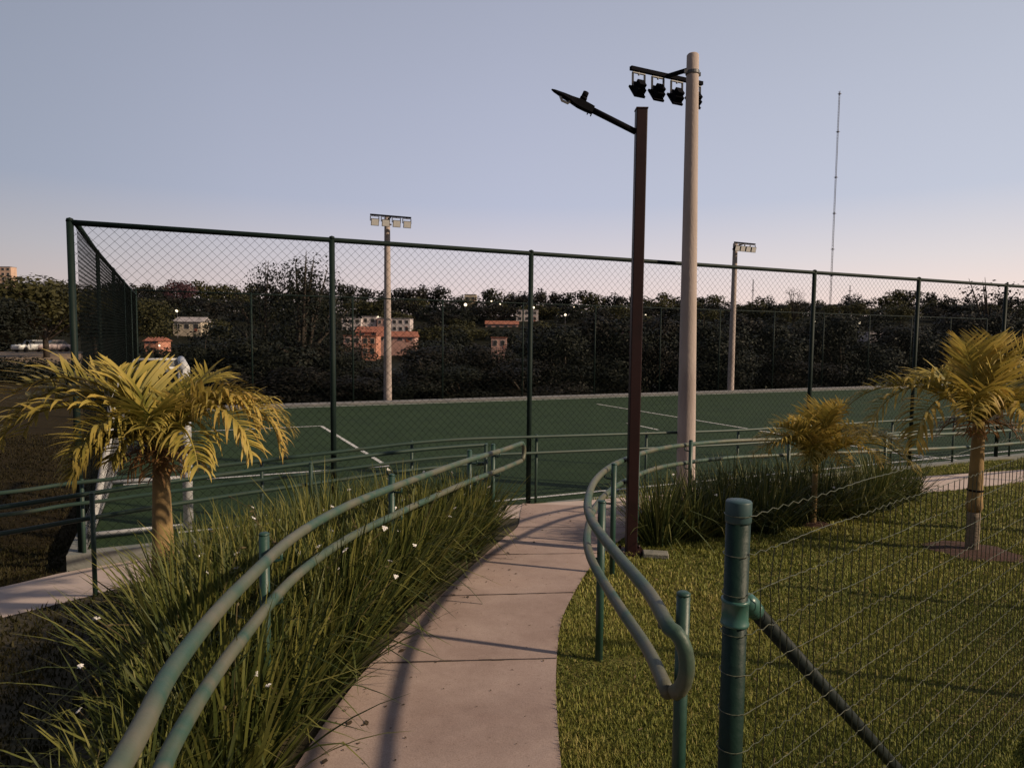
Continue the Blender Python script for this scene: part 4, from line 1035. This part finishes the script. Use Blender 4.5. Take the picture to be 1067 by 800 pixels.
# ------------------------------------------------------------------ lit street lamps far away
def far_lamp(first, px, py, Y, r, label):
    t = at(px, py, Y); gz = min(G(t.x, Y), t.z - 3)
    o = empty('street_lamp', (t.x, Y, gz), label, 'street lamp', 'lit street lamps on the hill'); h = t.z - gz
    b = MB(); b.tube([(0, .3, -.3), (0, .3, h + .25), (0, .15, h + .42), (0, 0, h + r * .9)], .07, 6); b.build('pole', m_mast, o)
    b = MB(); b.lathe([(.02, h - r), (r * .7, h - r * .7), (r, h), (r * .7, h + r * .7), (.02, h + r)], 10); b.build('lamp_head', m_bulb, o, True)
LAMPS = [(184, 324, 200, .55, 'lit lamp above the grey roof of the cream bungalow'), (485, 317.5, 300, 1.0, 'brightest lit lamp, beside the small cream house on the ridge'), (512, 314, 310, .55, 'left one of two lit lamps close together on the ridge'), (521, 317, 310, .55, 'right one of two lit lamps close together on the ridge'),
         (556, 320.5, 280, .65, 'lit lamp above the pale block house near the skyline'), (589, 328, 260, .65, 'lit lamp in the dark trees right of the pale block house'), (598, 320, 310, .35, 'small dim lit lamp on the ridge left of the brown lamp post'), (673, 328.5, 250, .55, 'lit lamp seen just right of the brown lamp post'),
         (394, 330, 232, .35, 'small lit lamp on the roofline left of the far floodlight pole'), (790, 327, 300, .5, 'lit lamp right of the farthest floodlight pole'), (849, 334.5, 250, .45, 'lit lamp in the trees left of the tall radio mast'), (896, 336.5, 240, .55, 'lit lamp in the trees right of the tall radio mast'),
         (741, 329, 280, .35, 'dim lit lamp between the two right-hand floodlight poles'), (166, 360, 150, .3, 'lit lamp low beside the terracotta house'), (869, 327, 300, .35, 'dim lit lamp at the foot of the tall radio mast')]
for i, (a_, b_, c_, r_, l_) in enumerate(LAMPS): far_lamp(i == 0, a_, b_, c_, r_ * .72, l_)

# ------------------------------------------------------------------ radio masts
def mast(px, ytop, ybot, Y, w, label, plat):
    t = at(px, ytop, Y); bt = at(px, ybot, Y); z0 = min(bt.z, G(t.x, Y)); H = t.z - z0
    root = empty('radio_mast', (t.x, Y, z0), label, 'radio mast'); lean = (at(px, ybot, Y).x - t.x)
    b = MB()
    c = [Vector((w * math.cos(a), w * math.sin(a), 0)) for a in (.5, 2.6, 4.7)]
    for q in c: b.tube([q, q * .8 + Vector((0, 0, H))], w * .2, 4)
    n = int(H / (w * 3.2))
    for k in range(n):
        z0_, z1_ = H * k / n, H * (k + 1) / n
        for j in range(3): b.tube([c[j] * (1 - .2 * k / n) + Vector((0, 0, z0_)), c[(j + 1) % 3] * (1 - .2 * k / n) + Vector((0, 0, z1_))], w * .11, 3, False)
    b.build('lattice_tower', m_mast, root)
    for f in plat:
        b = MB(); b.lathe([(w * 1.3, H * f), (w * 1.5, H * f + w * .3), (w * 1.5, H * f + w * .9), (w * 1.2, H * f + w * 1.2)], 8)
        b.tube([(-w * 2.4, 0, H * f + w * .5), (w * 2.4, 0, H * f + w * .5)], w * .22, 5); b.build('antenna', m_mast, root)
    return root
mast(875, 95, 318, 330, .42, 'very tall thin lattice radio mast rising into the sky at the right', [.985, .82, .62, .46, .3, .18])
mast(785, 291, 318, 340, .38, 'small thin mast on the skyline right of the farthest floodlight pole', [.7])
mast(886, 297, 320, 340, .35, 'short thin mast on the skyline right of the tall radio mast', [.8])

# ------------------------------------------------------------------ dirt lot and cars far left
b = MB()
q = [Vector((-40, 50, 0)), Vector((-32.5, 50, 0)), Vector((-57, 88, 0)), Vector((-70, 88, 0))]
V = []; 
for j in range(9):
    for i in range(7):
        p = q[0].lerp(q[1], i / 6).lerp(q[3].lerp(q[2], i / 6), j / 8); V.append((p.x, p.y, G(p.x, p.y) + .12))
b.add(V, [(j * 7 + i, j * 7 + i + 1, (j + 1) * 7 + i + 1, (j + 1) * 7 + i) for j in range(8) for i in range(6)])
b.build('dirt_lot', m_lot, None, True)['kind'] = 'structure'
def car(px, Y, rz, paint, label):
    t = at(px, 364, Y); z = G(t.x, Y) + .13
    root = empty('parked_car', (t.x, Y, z), label, 'car', 'cars parked beyond the bare field', rz)
    sec = [(-2.05, .35, .72, .74), (-1.95, .3, .9, .8), (-1.1, .28, .95, .84), (-.55, .28, .98, .86), (.9, .28, .98, .86), (1.75, .3, .93, .82), (2.05, .36, .8, .74)]
    b = MB(); vs = []
    for (x, lo, hi, hw) in sec: vs += [(x, -hw, lo), (x, hw, lo), (x, hw, hi * .8), (x, hw * .93, hi), (x, -hw * .93, hi), (x, -hw, hi * .8)]
    fs = [(i * 6 + k, i * 6 + (k + 1) % 6, (i + 1) * 6 + (k + 1) % 6, (i + 1) * 6 + k) for i in range(6) for k in range(6)] + [tuple(range(5, -1, -1)), tuple(36 + k for k in range(6))]
    b.add(vs, fs); body = b.build('body', paint, root, True)
    b = MB(); lo = [(-1.0, -.76, .96), (1.6, -.76, .96), (1.6, .76, .96), (-1.0, .76, .96)]; hi = [(-.3, -.6, 1.42), (1.1, -.6, 1.42), (1.1, .6, 1.42), (-.3, .6, 1.42)]
    b.add(lo + hi, [(0, 1, 5, 4), (1, 2, 6, 5), (2, 3, 7, 6), (3, 0, 4, 7)]); b.build('window', m_win, root)
    b = MB(); b.box((.4, 0, 1.44), (1.42, 1.22, .05)); b.build('roof', paint, root)
    for x in (-1.3, 1.3):
        for y in (-.78, .78):
            b = MB(); b.tube([(x, y - .1, .32), (x, y + .1, .32)], .32, 14); b.build('wheel', m_tyre, root, True)
    for y in (-.55, .55):
        b = MB(); b.box((-2.03, y, .68), (.08, .28, .12)); b.build('headlight', m_lampface, root)
car(33, 84, 1.25, m_car, 'white car parked on the dirt lot under the olive tree')
car(55, 86, 1.1, m_car2, 'pale pinkish car parked right of the white one on the dirt lot')
